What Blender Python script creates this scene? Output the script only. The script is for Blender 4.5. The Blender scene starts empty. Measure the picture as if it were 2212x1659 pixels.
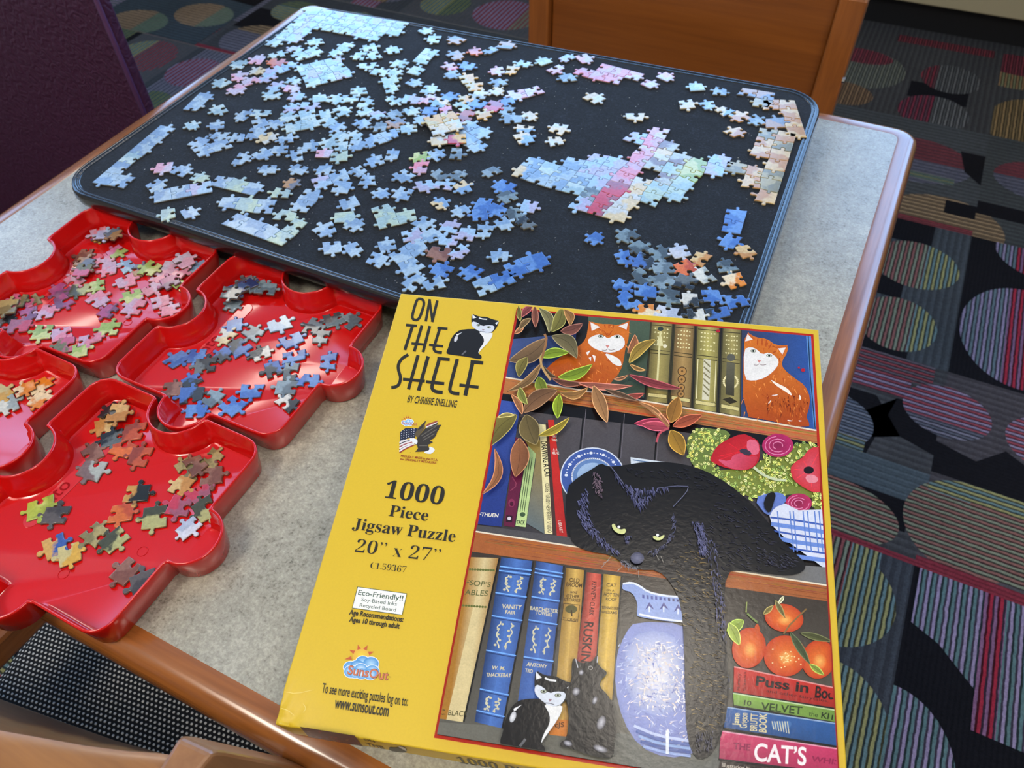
import bpy, bmesh, math, random
import numpy as np
from mathutils import Vector, Matrix

# ------------------------------------------------------------------ camera, world, light, exposure
SC = bpy.context.scene
COL = SC.collection
W, H = 2212.0, 1659.0
FOC = 1665.0                       # focal length in pixels
U = 0.522                          # camera height above the table top, metres
TZ = 0.74                          # table top height
XA = np.array([0.89626821, -0.32268798, 0.30426267])
YA = np.array([0.44279146, 0.69014274, -0.57239734]); YA = YA - XA * (XA @ YA); YA /= np.linalg.norm(YA)
XA /= np.linalg.norm(XA)
ZA = np.cross(XA, YA)
RW = np.stack([XA, YA, ZA])        # world = RW @ camera coordinates
CAM = np.array([0.0, 0.0, TZ + U])

cam = bpy.data.cameras.new('camera'); cam_o = bpy.data.objects.new('camera', cam); COL.objects.link(cam_o)
cam.sensor_fit = 'HORIZONTAL'; cam.sensor_width = 36.0; cam.lens = FOC / W * 36.0
cam.clip_start = 0.02; cam.clip_end = 60
cam.dof.use_dof = True; cam.dof.focus_distance = 0.58; cam.dof.aperture_fstop = 13.0
cam_o.matrix_world = Matrix([[*RW[0], CAM[0]], [*RW[1], CAM[1]], [*RW[2], CAM[2]], [0, 0, 0, 1]])
SC.camera = cam_o

SC.view_settings.view_transform = 'Standard'; SC.view_settings.look = 'None'
SC.view_settings.gamma = 1.0; SC.view_settings.use_curve_mapping = False
SC.view_settings.exposure = 0.06
SC.cycles.use_denoising = True
SC.cycles.max_bounces = 6

wd = bpy.data.worlds.new('world'); SC.world = wd; wd.use_nodes = True
bg = wd.node_tree.nodes['Background']; bg.inputs[0].default_value = (0.95, 0.90, 0.82, 1); bg.inputs[1].default_value = 0.38

def area_light(name, loc, target, sx, sy, power, color):
    l = bpy.data.lights.new(name, 'AREA'); l.shape = 'RECTANGLE'; l.size = sx; l.size_y = sy
    l.energy = power; l.color = color
    o = bpy.data.objects.new(name, l); COL.objects.link(o)
    o.location = loc; o.visible_camera = True
    o.rotation_euler = (Vector(target) - Vector(loc)).to_track_quat('-Z', 'Y').to_euler()
    return o
# daylight through the two windows of the far wall and the window of the left wall
FARY = 3.02
SKY = (0.24, 0.52, 1.0)
area_light('daylight_far_window', (-1.63, FARY + 0.02, 1.775), (-1.63, 0, 1.775), 2.74, 1.65, 84, SKY)
area_light('daylight_right_window', (1.10, FARY + 0.02, 1.775), (1.10, 0, 1.775), 2.4, 1.65, 58, SKY)
area_light('daylight_left_window', (-3.12, 1.2, 1.775), (0, 1.2, 1.775), 2.4, 1.65, 50, SKY)

# ------------------------------------------------------------------ helpers
R2 = random.Random(7)
def s2l(c):
    return tuple(((v / 255.0) / 12.92 if v / 255.0 <= 0.04045 else (((v / 255.0) + 0.055) / 1.055) ** 2.4) for v in c[:3])
def ray(p):
    d = RW @ np.array([p[0] - W / 2, -(p[1] - H / 2), -FOC]); return d / np.linalg.norm(d)
def on_z(p, z):
    d = ray(p); t = (z - CAM[2]) / d[2]; return CAM + d * t
def on_plane(p, P0, n):
    d = ray(p); t = ((P0 - CAM) @ n) / (d @ n); return CAM + d * t
def un(ux, uy, z=None):
    return (ux * U, uy * U) if z is None else (ux * U, uy * U, z)

def link(name, me, parent=None, mats=None, loc=None, rot=None):
    o = bpy.data.objects.new(name, me); COL.objects.link(o)
    if mats is not None and me is not None and len(me.materials) == 0:
        for m in (mats if isinstance(mats, (list, tuple)) else [mats]): me.materials.append(m)
    if parent: o.parent = parent
    if loc is not None: o.location = loc
    if rot is not None: o.rotation_euler = rot
    return o
def empty(name, loc=(0, 0, 0), rot=(0, 0, 0)):
    o = bpy.data.objects.new(name, None); COL.objects.link(o); o.location = loc; o.rotation_euler = rot
    o.empty_display_size = 0.02
    return o
def tag(o, label=None, cat=None, group=None, kind=None):
    if label: o['label'] = label
    if cat: o['category'] = cat
    if group: o['group'] = group
    if kind: o['kind'] = kind
    return o
def mesh(name, v, f, smooth=False, mi=None):
    me = bpy.data.meshes.new(name); me.from_pydata([tuple(map(float, p)) for p in v], [], [tuple(int(i) for i in q) for q in f])
    if smooth: me.polygons.foreach_set('use_smooth', [True] * len(me.polygons))
    if mi is not None: me.polygons.foreach_set('material_index', mi)
    me.update(); return me
class MB:
    def __init__(s): s.v = []; s.f = []
    def add(s, v, f):
        b = len(s.v); s.v += [tuple(p) for p in v]; s.f += [tuple(i + b for i in q) for q in f]
    def box(s, x0, x1, y0, y1, z0, z1):
        s.add([(x0,y0,z0),(x1,y0,z0),(x1,y1,z0),(x0,y1,z0),(x0,y0,z1),(x1,y0,z1),(x1,y1,z1),(x0,y1,z1)],
              [(0,3,2,1),(4,5,6,7),(0,1,5,4),(1,2,6,5),(2,3,7,6),(3,0,4,7)])
    def loft(s, rings, cap0=True, cap1=True, closed=True):
        n = len(rings[0]); b = len(s.v)
        for r in rings: s.v += [tuple(p) for p in r]
        for k in range(len(rings) - 1):
            for i in range(n if closed else n - 1):
                j = (i + 1) % n
                s.f.append((b + k*n + i, b + k*n + j, b + (k+1)*n + j, b + (k+1)*n + i))
        if cap0: s.f.append(tuple(b + i for i in range(n))[::-1])
        if cap1: s.f.append(tuple(b + (len(rings)-1)*n + i for i in range(n)))
    def build(s, name, mats, parent=None, smooth=False, bevel=0, seg=2, **k):
        me = mesh(name, s.v, s.f, smooth); o = link(name, me, parent, mats, **k)
        if bevel:
            m = o.modifiers.new('bevel', 'BEVEL'); m.width = bevel; m.segments = seg; m.limit_method = 'ANGLE'; m.angle_limit = math.radians(40)
        return o
def sharp(o, deg=35):
    me = o.data
    me.polygons.foreach_set('use_smooth', [True] * len(me.polygons))
    bm = bmesh.new(); bm.from_mesh(me)
    for e in bm.edges:
        if len(e.link_faces) == 2 and e.calc_face_angle(0) > math.radians(deg): e.smooth = False
    bm.to_mesh(me); bm.free(); return o

# ---- materials
class NT:
    def __init__(s, name):
        m = bpy.data.materials.new(name); m.use_nodes = True; s.m = m; s.t = m.node_tree; s.n = s.t.nodes
        s.b = s.n['Principled BSDF']
    def new(s, typ, **k):
        n = s.n.new(typ)
        for a, v in k.items():
            if hasattr(n, a): setattr(n, a, v)
        return n
    def lk(s, a, b): s.t.links.new(a, b)
    def setv(s, **k):
        for a, v in k.items():
            i = s.b.inputs[a.replace('_', ' ')]
            i.default_value = v
    def math(s, op, a, b=None, c=None, clamp=False):
        n = s.n.new('ShaderNodeMath'); n.operation = op; n.use_clamp = clamp
        for i, x in enumerate((a, b, c)):
            if x is None: continue
            if hasattr(x, 'links') or hasattr(x, 'is_linked'): s.lk(x, n.inputs[i])
            else: n.inputs[i].default_value = x
        return n.outputs[0]
    def mix(s, f, a, b, blend='MIX'):
        n = s.n.new('ShaderNodeMix'); n.data_type = 'RGBA'; n.blend_type = blend
        for sock, x in ((n.inputs[0], f), (n.inputs[6], a), (n.inputs[7], b)):
            if hasattr(x, 'is_linked'): s.lk(x, sock)
            elif isinstance(x, (int, float)): sock.default_value = x
            else: sock.default_value = (*x[:3], 1)
        return n.outputs[2]
    def noise(s, scale, detail=3, rough=0.5, vec=None, out=0, dist=0.0):
        n = s.n.new('ShaderNodeTexNoise'); n.inputs['Scale'].default_value = scale; n.inputs['Detail'].default_value = detail
        n.inputs['Roughness'].default_value = rough; n.inputs['Distortion'].default_value = dist
        s.lk(vec if vec is not None else s.coord(), n.inputs['Vector']); return n.outputs[out]
    def coord(s, which='Object'):
        if not hasattr(s, '_tc'): s._tc = s.n.new('ShaderNodeTexCoord')
        return s._tc.outputs[which]
    def mapping(s, vec, scale=(1,1,1), rot=(0,0,0), loc=(0,0,0)):
        n = s.n.new('ShaderNodeMapping'); n.inputs['Scale'].default_value = scale; n.inputs['Rotation'].default_value = rot; n.inputs['Location'].default_value = loc
        s.lk(vec, n.inputs['Vector']); return n.outputs[0]
    def ramp(s, f, stops):
        n = s.n.new('ShaderNodeValToRGB'); e = n.color_ramp.elements
        while len(e) < len(stops): e.new(0.5)
        for q, (p, c) in zip(e, stops): q.position = p; q.color = (*c[:3], 1)
        s.lk(f, n.inputs[0]); return n.outputs[0]
    def bump(s, h, strength=0.3, dist=0.001):
        n = s.n.new('ShaderNodeBump'); n.inputs['Strength'].default_value = strength; n.inputs['Distance'].default_value = dist
        s.lk(h, n.inputs['Height']); s.lk(n.outputs[0], s.b.inputs['Normal']); return n
    def base(s, c):
        if hasattr(c, 'is_linked'): s.lk(c, s.b.inputs['Base Color'])
        else: s.b.inputs['Base Color'].default_value = (*c[:3], 1)
        return s
def plain(name, rgb, rough=0.5, spec=0.5, metal=0.0, var=0.0, scale=30, bump=0.0, coat=0.0):
    t = NT(name); c = s2l(rgb)
    t.setv(Roughness=rough, Metallic=metal); t.b.inputs['Specular IOR Level'].default_value = spec
    if coat: t.b.inputs['Coat Weight'].default_value = coat; t.b.inputs['Coat Roughness'].default_value = 0.1
    n = t.noise(scale, 4, 0.6)
    if var: t.base(t.mix(n, tuple(v * (1 - var) for v in c), tuple(min(1, v * (1 + var)) for v in c)))
    else: t.base(c)
    if bump: t.bump(n, bump, 0.001)
    return t.m
def wood(name, light, dark, axis=0, scale=1.0, rough=0.32, coat=0.25):
    t = NT(name); sc = [55, 55, 55]; sc[axis] = 4
    v = t.mapping(t.coord(), scale=tuple(x * scale for x in sc))
    n1 = t.noise(1.0, 5, 0.62, v, dist=0.6)
    sc2 = [300, 300, 300]; sc2[axis] = 14
    n2 = t.noise(1.0, 2, 0.5, t.mapping(t.coord(), scale=tuple(x * scale for x in sc2)))
    f = t.math('MULTIPLY_ADD', n2, 0.35, t.math('MULTIPLY', n1, 0.75))
    t.base(t.ramp(f, [(0.28, s2l(dark)), (0.72, s2l(light))]))
    t.setv(Roughness=rough); t.b.inputs['Coat Weight'].default_value = coat; t.b.inputs['Coat Roughness'].default_value = 0.16
    t.bump(n2, 0.08, 0.0005)
    return t.m
def rounded_rect(x0, x1, y0, y1, r, n=8, z=0.0):
    pts = []
    for cx_, cy_, a0 in ((x1 - r, y1 - r, 0), (x0 + r, y1 - r, 90), (x0 + r, y0 + r, 180), (x1 - r, y0 + r, 270)):
        for i in range(n + 1):
            a = math.radians(a0 + 90 * i / n); pts.append((cx_ + r * math.cos(a), cy_ + r * math.sin(a), z))
    return pts
def tube(pts, rad, n=8, closed=False):
    P = [np.array(p, float) for p in pts]; m = len(P); rings = []
    for i in range(m):
        a = P[(i - 1) % m] if (closed or i) else P[i]; b = P[(i + 1) % m] if (closed or i < m - 1) else P[i]
        d = b - a; d /= max(1e-9, np.linalg.norm(d))
        up = np.array([0, 0, 1.0]) if abs(d[2]) < 0.9 else np.array([1.0, 0, 0])
        s = np.cross(d, up); s /= np.linalg.norm(s); t = np.cross(s, d)
        r = rad[i] if isinstance(rad, (list, tuple)) else rad
        rings.append([tuple(P[i] + r * (math.cos(2*math.pi*k/n) * s + math.sin(2*math.pi*k/n) * t)) for k in range(n)])
    if closed: rings.append(rings[0])
    return rings

# ------------------------------------------------------------------ carpet floor
def carpet_material():
    t = NT('carpet_loop_pile')
    a = t.new('ShaderNodeAttribute'); a.attribute_name = 'CA'
    b = t.new('ShaderNodeAttribute'); b.attribute_name = 'CB'
    par = t.new('ShaderNodeAttribute'); par.attribute_name = 'PAR'      # r: stripe direction, g: stripe amount
    sp = t.new('ShaderNodeSeparateXYZ'); t.lk(t.coord(), sp.inputs[0])
    pr = t.new('ShaderNodeSeparateColor'); t.lk(par.outputs['Color'], pr.inputs[0])
    wob = t.noise(60, 2, 0.6)
    x = t.math('ADD', sp.outputs[0], t.math('MULTIPLY', t.math('SUBTRACT', wob, 0.5), 0.004))
    y = t.math('ADD', sp.outputs[1], t.math('MULTIPLY', t.math('SUBTRACT', wob, 0.5), 0.004))
    d = t.math('ADD', t.math('MULTIPLY', x, t.math('SUBTRACT', 1.0, pr.outputs[0])), t.math('MULTIPLY', y, pr.outputs[0]))
    fr = t.math('FRACT', t.math('MULTIPLY', d, 1 / 0.0165))
    st = t.math('GREATER_THAN', fr, 0.5)
    # thin dark grooves between the ribs
    fr2 = t.math('FRACT', t.math('MULTIPLY', d, 2 / 0.0165))
    gro = t.math('MULTIPLY', t.math('MULTIPLY', t.math('LESS_THAN', fr2, 0.42), pr.outputs[1]), 0.86)
    col = t.mix(st, a.outputs['Color'], b.outputs['Color'])
    n = t.noise(420, 3, 0.7); n2 = t.noise(150, 3, 0.7); n3 = t.noise(5, 2, 0.5)
    k = t.math('ADD', t.math('MULTIPLY', n, 0.9), t.math('MULTIPLY', n2, 0.7))
    k = t.math('MULTIPLY', k, t.math('MULTIPLY_ADD', n3, 0.5, 0.85))
    col = t.mix(gro, col, (0.006, 0.006, 0.008))
    hsv = t.new('ShaderNodeHueSaturation'); t.lk(col, hsv.inputs['Color']); t.lk(k, hsv.inputs['Value'])
    t.base(hsv.outputs[0]); t.setv(Roughness=1.0); t.b.inputs['Specular IOR Level'].default_value = 0.1
    t.bump(t.math('ADD', n, t.math('MULTIPLY', fr2, 0.5)), 0.9, 0.004)
    return t.m
class Carpet:
    def __init__(s): s.v = []; s.f = []; s.ca = []; s.cb = []; s.par = []; s.z = 0.0
    def poly(s, pts, ca, cb=None, dirn=0, amt=1.0):
        if len(pts) < 3: return
        cb = cb or ca; s.z += 2.5e-6; b = len(s.v)
        s.v += [(p[0], p[1], s.z) for p in pts]; s.f.append(tuple(range(b, b + len(pts))))
        dk = lambda c: tuple(v * k_ for v, k_ in zip(s2l(tuple(q * .72 + sum(c) / 3 * .28 for q in c)), (1.2, 1.1, .96))); s.ca.append(dk(ca)); s.cb.append(dk(cb)); s.par.append((dirn, amt, 0))
def clip_rect(pts, x0, x1, y0, y1):
    def cl(P, ax, lim, keep_less):
        out = []
        for i in range(len(P)):
            a, b = P[i - 1], P[i]; ia = (a[ax] <= lim) == keep_less; ib = (b[ax] <= lim) == keep_less
            if ia != ib:
                k = (lim - a[ax]) / (b[ax] - a[ax]); out.append(tuple(a[q] + (b[q] - a[q]) * k for q in range(2)))
            if ib: out.append(b)
        return out
    for ax, lim, kl in ((0, x0, False), (0, x1, True), (1, y0, False), (1, y1, True)):
        pts = cl(pts, ax, lim, kl)
        if not pts: break
    return pts
def circ(cx, cy, rx, ry=None, n=36): return [(cx + rx * math.cos(2*math.pi*i/n), cy + (ry or rx) * math.sin(2*math.pi*i/n)) for i in range(n)]
K = Carpet()
GREY = [(72, 80, 92), (66, 72, 84), (80, 82, 90), (58, 68, 78)]
BLK = (24, 24, 32); RED = (150, 40, 62)
PAIRS = [((150, 84, 84), (128, 142, 122)), ((96, 136, 148), (156, 158, 96)), ((150, 134, 184), (86, 122, 132)), ((156, 60, 82), (142, 132, 180)),
         ((178, 148, 108), (116, 96, 74)), ((162, 62, 78), (96, 92, 112)), ((126, 128, 160), (92, 100, 126)), ((118, 134, 84), (80, 112, 104))]
rc = random.Random(21)
T0X, T0Y, TS = 0.325, 0.87, 0.5
for iy in range(-7, 5):
    for ix in range(-9, 5):
        x0, y0 = T0X + ix * TS, T0Y + iy * TS; x1, y1 = x0 + TS, y0 + TS
        hz = (iy % 2 == 0); D = 1 if hz else 0        # stripes along x (vary with y) or along y
        g0 = rc.choice(GREY)
        K.poly([(x0, y0), (x1, y0), (x1, y1), (x0, y1)], g0, rc.choice(GREY), D, 0.15)
        def rect(a, b, c, d, *q):                     # a..b across the stripes, c..d along them (fractions)
            P = [(c, a), (d, a), (d, b), (c, b)] if hz else [(a, c), (b, c), (b, d), (a, d)]
            K.poly([(x0 + TS * p, y0 + TS * r_) for p, r_ in P], *q)
        if rc.random() < 0.75: a = rc.uniform(0, .5); rect(a, a + rc.uniform(.22, .4), 0, 1, BLK, BLK, D, 0.4)
        if rc.random() < 0.6: a = rc.uniform(0, .6); rect(a, a + rc.uniform(.15, .3), 0, 1, *rc.choice(PAIRS[2:4] + PAIRS[6:]), D, 1)
        sh = rc.uniform(-.1, .1)
        for k in range(4):
            cx_, cy_ = x0 + TS * (.22 + .5 * (k % 2) + sh), y0 + TS * (.25 + .48 * (k // 2) + rc.uniform(-.04, .04)); r0 = rc.uniform(.09, .128)
            if rc.random() < 0.12: continue
            P = circ(cx_, cy_, r0, r0 * rc.uniform(.85, 1.0)); pa = rc.choice(PAIRS); pb = rc.choice(PAIRS)
            q = cx_ + r0 * rc.uniform(-.5, .5); qy = cy_ + r0 * rc.uniform(-.5, .5)
            lim = (x0, x1, y0, y1)
            if hz:
                K.poly(clip_rect(clip_rect(P, x0, x1, y0, y1), -99, 99, -99, qy), pa[0], pa[1], D); K.poly(clip_rect(clip_rect(P, x0, x1, y0, y1), -99, 99, qy, 99), pb[0], pb[1], D)
            else:
                K.poly(clip_rect(clip_rect(P, x0, x1, y0, y1), -99, q, -99, 99), pa[0], pa[1], D); K.poly(clip_rect(clip_rect(P, x0, x1, y0, y1), q, 99, -99, 99), pb[0], pb[1], D)
        if hz and rc.random() < .7: K.poly([(x0, y0), (x1, y0), (x1, y0 + .018), (x0, y0 + .018)], RED, RED, D, 0.5)
# the tiles in plain view right of the table, patch by patch
def tile(x0, x1, y0, y1, base, items, D):
    K.poly([(x0, y0), (x1, y0), (x1, y1), (x0, y1)], base, tuple(int(c * .85) for c in base), D, 0.12)
    for it in items:
        if it[0] == 'r': P = [(it[1], it[3]), (it[2], it[3]), (it[2], it[4]), (it[1], it[4])]; rest = it[5:]
        elif it[0] == 'p': P = it[1]; rest = it[2:]
        else: P = clip_rect(circ(it[1], it[2], it[3], it[4]), *it[5]); rest = it[6:]
        P = clip_rect(P, x0, x1, y0, y1)
        K.poly(P, rest[0], rest[1] if len(rest) > 1 else rest[0], D, rest[2] if len(rest) > 2 else 1.0)
A = (-9, 9, -9, 9)
tile(-.18, .325, 1.37, 1.87, (70, 80, 92), [('r', .0, .24, 1.37, 1.42, BLK, BLK, .5), ('r', .0, .2, 1.56, 1.63, BLK, BLK, .5), ('r', .0, .24, 1.78, 1.87, BLK, BLK, .5),
    ('c', .205, 1.475, .085, .088, (-9, .235, -9, 9), (150, 88, 88), (126, 142, 122)), ('c', .205, 1.475, .085, .088, (.235, 9, -9, 9), (96, 136, 148), (160, 160, 96)),
    ('c', .215, 1.70, .098, .088, (-9, .235, -9, 9), (150, 88, 88), (126, 142, 122)), ('c', .215, 1.70, .098, .088, (.235, 9, -9, 9), (96, 136, 148), (160, 160, 96)), ('c', .02, 1.60, .12, .12, A, *PAIRS[2])], 0)
tile(.325, .83, 1.37, 1.87, (66, 74, 88), [('r', .325, .83, 1.37, 1.87, BLK, BLK, .6), ('c', .46, 1.545, .13, .165, (-9, .425, -9, 9), (140, 130, 180), (92, 122, 140)), ('c', .46, 1.545, .13, .165, (.425, .47, -9, 9), (190, 30, 60), (130, 90, 140)),
    ('c', .46, 1.545, .13, .165, (.47, 9, -9, 9), (140, 130, 180), (92, 122, 140)), ('c', .5, 1.86, .12, .1, (-9, .43, -9, 9), (140, 130, 180), (92, 122, 140)), ('c', .5, 1.86, .12, .1, (.43, .47, -9, 9), (190, 30, 60), (130, 90, 140))], 0)
tile(-.18, .325, .87, 1.37, (74, 78, 88), [('r', -.18, .30, 1.31, 1.37, *PAIRS[5]), ('r', -.18, .26, 1.255, 1.31, (156, 60, 82), (142, 132, 180)), ('p', [(.06, 1.24), (.2, 1.24), (.26, 1.15), (.325, 1.13), (.325, 1.25), (.24, 1.25), (.2, 1.05), (.06, 1.05)], BLK, BLK, .5),
    ('c', .335, 1.255, .085, .07, (-9, 9, 1.225, 9), (170, 62, 84), (142, 132, 180)), ('c', .335, 1.255, .085, .07, (-9, 9, -9, 1.225), *PAIRS[6]), ('c', .12, 1.14, .09, .075, A, (110, 122, 150), (84, 100, 130)), ('r', -.18, .2, 1.08, 1.11, (146, 150, 92), (90, 122, 140)),
    ('r', -.18, .325, 1.0, 1.08, (78, 98, 116), (70, 88, 104), .3), ('r', -.1, .30, .93, 1.0, BLK, BLK, .5), ('c', .17, .93, .12, .07, A, (150, 96, 92), (128, 142, 122)), ('c', .40, .985, .11, .105, A, (150, 96, 92), (128, 142, 122)), ('r', -.18, .36, .87, .882, RED, RED, .4)], 1)
tile(.325, .83, .87, 1.37, (80, 78, 90), [('c', .335, 1.255, .085, .07, (-9, 9, 1.225, 9), (170, 62, 84), (142, 132, 180)), ('c', .335, 1.255, .085, .07, (-9, 9, -9, 1.225), *PAIRS[6]), ('c', .53, 1.25, .085, .07, A, (170, 62, 84), (142, 132, 180)),
    ('p', [(.325, 1.17), (.40, 1.15), (.45, 1.2), (.5, 1.17), (.83, 1.16), (.83, 1.09), (.325, 1.09)], BLK, BLK, .5), ('c', .40, .985, .11, .105, (-9, 9, -9, 1.045), (150, 96, 92), (128, 142, 122)), ('c', .40, .985, .11, .105, (-9, 9, 1.045, 9), (96, 136, 148), (160, 160, 96)),
    ('r', .40, .83, .90, 1.05, (150, 96, 92), (128, 142, 122)), ('r', .42, .83, 1.05, 1.09, (96, 136, 148), (160, 160, 96)), ('r', .325, .83, .87, .893, RED, RED, .4)], 1)
tile(-.18, .325, .37, .87, (66, 74, 88), [('c', .2, .76, .11, .1, (-9, .22, -9, 9), (150, 72, 78), (126, 142, 122)), ('c', .2, .76, .11, .1, (.22, 9, -9, 9), (96, 136, 148), (160, 160, 96)), ('r', -.18, .22, .8, .87, (150, 72, 78), (126, 142, 122)), ('r', .22, .27, .8, .87, (96, 136, 148), (160, 160, 96)),
    ('r', .1, .2, .56, .68, (40, 44, 54), (36, 40, 50), .4), ('c', .24, .52, .1, .12, A, (96, 136, 148), (160, 160, 96))], 0)
tile(.325, .83, .37, .87, (66, 74, 88), [('r', .325, .83, .37, .87, BLK, BLK, .6), ('p', [(.335, .87), (.335, .76), (.38, .74), (.47, .66), (.47, .87)], (150, 134, 184), (86, 128, 136)), ('r', .44, .475, .62, .87, (190, 30, 60), (140, 90, 140)), ('r', .475, .83, .62, .87, (150, 134, 184), (86, 128, 136)),
    ('c', .33, .52, .1, .12, A, (150, 134, 184), (86, 128, 136))], 0)
tile(-.18, .325, 1.87, 2.37, (76, 84, 92), [('r', -.18, .42, 1.87, 1.895, (165, 60, 72), (150, 60, 72)), ('c', .25, 1.885, .15, .125, A, (182, 150, 108), (124, 102, 76)), ('r', -.18, .42, 1.87, 1.892, (165, 60, 72), (150, 60, 72)), ('r', .25, .325, 1.94, 2.0, BLK, BLK, .4), ('c', .16, 2.16, .14, .11, (-9, 9, 2.16, 9), (150, 62, 76), (120, 60, 76)), ('c', .16, 2.16, .14, .11, (-9, 9, -9, 2.16), (112, 118, 150), (92, 96, 124)), ('r', 0, .26, 2.07, 2.1, (130, 140, 100), (90, 122, 120)), ('p', [(.26, 2.25), (.325, 2.25), (.325, 2.1), (.28, 2.15)], BLK, BLK, .4)], 1)
tile(.325, .83, 1.87, 2.37, (72, 80, 86), [('c', .25, 1.885, .15, .125, A, (182, 150, 108), (124, 102, 76)), ('r', .325, .83, 1.97, 2.03, BLK, BLK, .4), ('c', .5, 2.18, .15, .1, (-9, 9, 2.18, 9), (150, 62, 76), (130, 60, 76)), ('c', .5, 2.18, .15, .1, (-9, 9, -9, 2.18), (112, 118, 150), (92, 96, 124))], 1)
tile(-.18, .325, 2.37, 2.99, (72, 74, 78), [('r', .08, .25, 2.5, 2.6, BLK, BLK, .4), ('c', .165, 2.43, .1, .1, (-9, .16, -9, 9), (150, 44, 72), (100, 60, 80)), ('c', .165, 2.43, .1, .1, (.16, 9, -9, 9), (116, 120, 124), (84, 88, 92)), ('c', .19, 2.655, .088, .09, (-9, .15, -9, 9), (150, 44, 62), (100, 60, 70)), ('c', .19, 2.655, .088, .09, (.15, 9, -9, 9), (108, 112, 114), (80, 84, 88)),
    ('c', -.08, 2.62, .14, .13, A, (118, 124, 110), (96, 104, 98)), ('c', -.09, 2.70, .1, .05, A, (150, 52, 70), (120, 50, 64)), ('c', -.1, 2.44, .09, .07, A, (150, 116, 80), (120, 92, 66)), ('r', .0, .3, 2.85, 2.9, (150, 50, 62), (120, 50, 60))], 0)
tile(.325, .83, 2.37, 2.99, (70, 72, 76), [('c', .43, 2.46, .12, .16, A, (164, 130, 76), (120, 100, 60)), ('c', .36, 2.74, .11, .07, A, (132, 138, 92), (160, 120, 76)), ('c', .4, 2.83, .18, .07, A, (150, 50, 66), (120, 46, 60))], 0)
# the strip of carpet beyond the far left corner of the table
tile(-2.7, -2.2, 1.87, 2.37, (58, 78, 96), [('c', -2.33, 2.07, .12, .09, (-9, -2.3, -9, 9), (176, 146, 112), (140, 118, 94)), ('c', -2.33, 2.07, .12, .09, (-2.3, 9, -9, 9), (108, 142, 118), (120, 140, 130)), ('c', -2.52, 1.93, .12, .09, (-9, -2.5, -9, 9), (176, 146, 112), (140, 118, 94)), ('c', -2.52, 1.93, .12, .09, (-2.5, 9, -9, 9), (100, 142, 118), (110, 130, 120)),
    ('p', [(-2.7, 2.2), (-2.5, 2.16), (-2.4, 2.22), (-2.2, 2.2), (-2.2, 2.3), (-2.7, 2.3)], BLK, BLK, .4)], 1)
fm = bpy.data.meshes.new('floor'); fm.from_pydata(K.v, [], K.f)
for nm, dat in (('CA', K.ca), ('CB', K.cb), ('PAR', K.par)):
    at = fm.color_attributes.new(nm, 'FLOAT_COLOR', 'CORNER'); buf = []
    for pi, p in enumerate(fm.polygons): buf += [*dat[pi], 1.0] * p.loop_total
    at.data.foreach_set('color', buf)
floor = link('floor', fm, None, carpet_material()); tag(floor, 'grey carpet with striped circles, black patches and red bars', None, None, 'structure')

# ------------------------------------------------------------------ room shell
M_wall = plain('painted_wall', (196, 190, 178), 0.8, var=.04, scale=8)
M_sill = plain('cream_laminate', (178, 164, 128), 0.5, var=.05, scale=12)
M_kick = plain('black_rubber', (10, 10, 12), 0.6)
M_frame = plain('window_frame_white', (220, 222, 224), 0.4)
def glass():
    t = NT('window_glass'); tr = t.new('ShaderNodeBsdfTransparent'); gl = t.new('ShaderNodeBsdfGlossy'); gl.inputs['Roughness'].default_value = 0.02
    fz = t.new('ShaderNodeFresnel'); fz.inputs[0].default_value = 1.25; mx = t.new('ShaderNodeMixShader')
    t.lk(fz.outputs[0], mx.inputs[0]); t.lk(tr.outputs[0], mx.inputs[1]); t.lk(gl.outputs[0], mx.inputs[2]); t.lk(mx.outputs[0], t.n['Material Output'].inputs[0]); return t.m
M_glass = glass()
WX0, WX1 = -3.2, 2.6
def wall_with_holes(name, a0, a1, z1, holes, fixed, axis, th):
    m = MB(); xs = [a0]
    def bx(p0, p1, q0, q1):
        if axis == 'y': m.box(p0, p1, fixed, fixed + th, q0, q1)
        else: m.box(fixed - th, fixed, p0, p1, q0, q1)
    cur = a0
    for h0, h1, hz0, hz1 in holes:
        bx(cur, h0, 0, z1); bx(h0, h1, 0, hz0); bx(h0, h1, hz1, z1); cur = h1
    bx(cur, a1, 0, z1)
    return tag(m.build(name, M_wall), 'painted wall around the windows', None, None, 'structure')
wall_with_holes('wall_far', WX0, WX1, 2.75, [(-3.0, -.26, .95, 2.6), (-.1, 2.3, .95, 2.6)], FARY, 'y', .12)
wall_with_holes('wall_left', -1.2, FARY + .12, 2.75, [(0, 2.4, .95, 2.6)], WX0 + .1, 'x', .12)
def window(name, axis, a0, a1, fixed):
    w = empty(name); tag(w, 'wide white framed window with clear panes', None, None, 'structure')
    m = MB(); g_ = []
    n = 3; f = .045
    for i in range(n + 1):
        p = a0 + (a1 - a0) * i / n; p0, p1 = max(a0, p - f / 2), min(a1, p + f / 2)
        if axis == 'y': m.box(p0, p1, fixed - .03, fixed + .01, .95, 2.6)
        else: m.box(fixed - .01, fixed + .03, p0, p1, .95, 2.6)
    for z0, z1 in ((.95, .95 + f), (2.6 - f, 2.6)):
        if axis == 'y': m.box(a0, a1, fixed - .03, fixed + .01, z0, z1)
        else: m.box(fixed - .01, fixed + .03, a0, a1, z0, z1)
    m.build('window_frame', M_frame, w)
    for i in range(n):
        q0, q1 = a0 + (a1 - a0) * i / n + f / 2, a0 + (a1 - a0) * (i + 1) / n - f / 2; g = MB()
        if axis == 'y': g.box(q0, q1, fixed - .012, fixed - .008, .95 + f, 2.6 - f)
        else: g.box(fixed + .008, fixed + .012, q0, q1, .95 + f, 2.6 - f)
        g.build('pane', M_glass, w)
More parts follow.
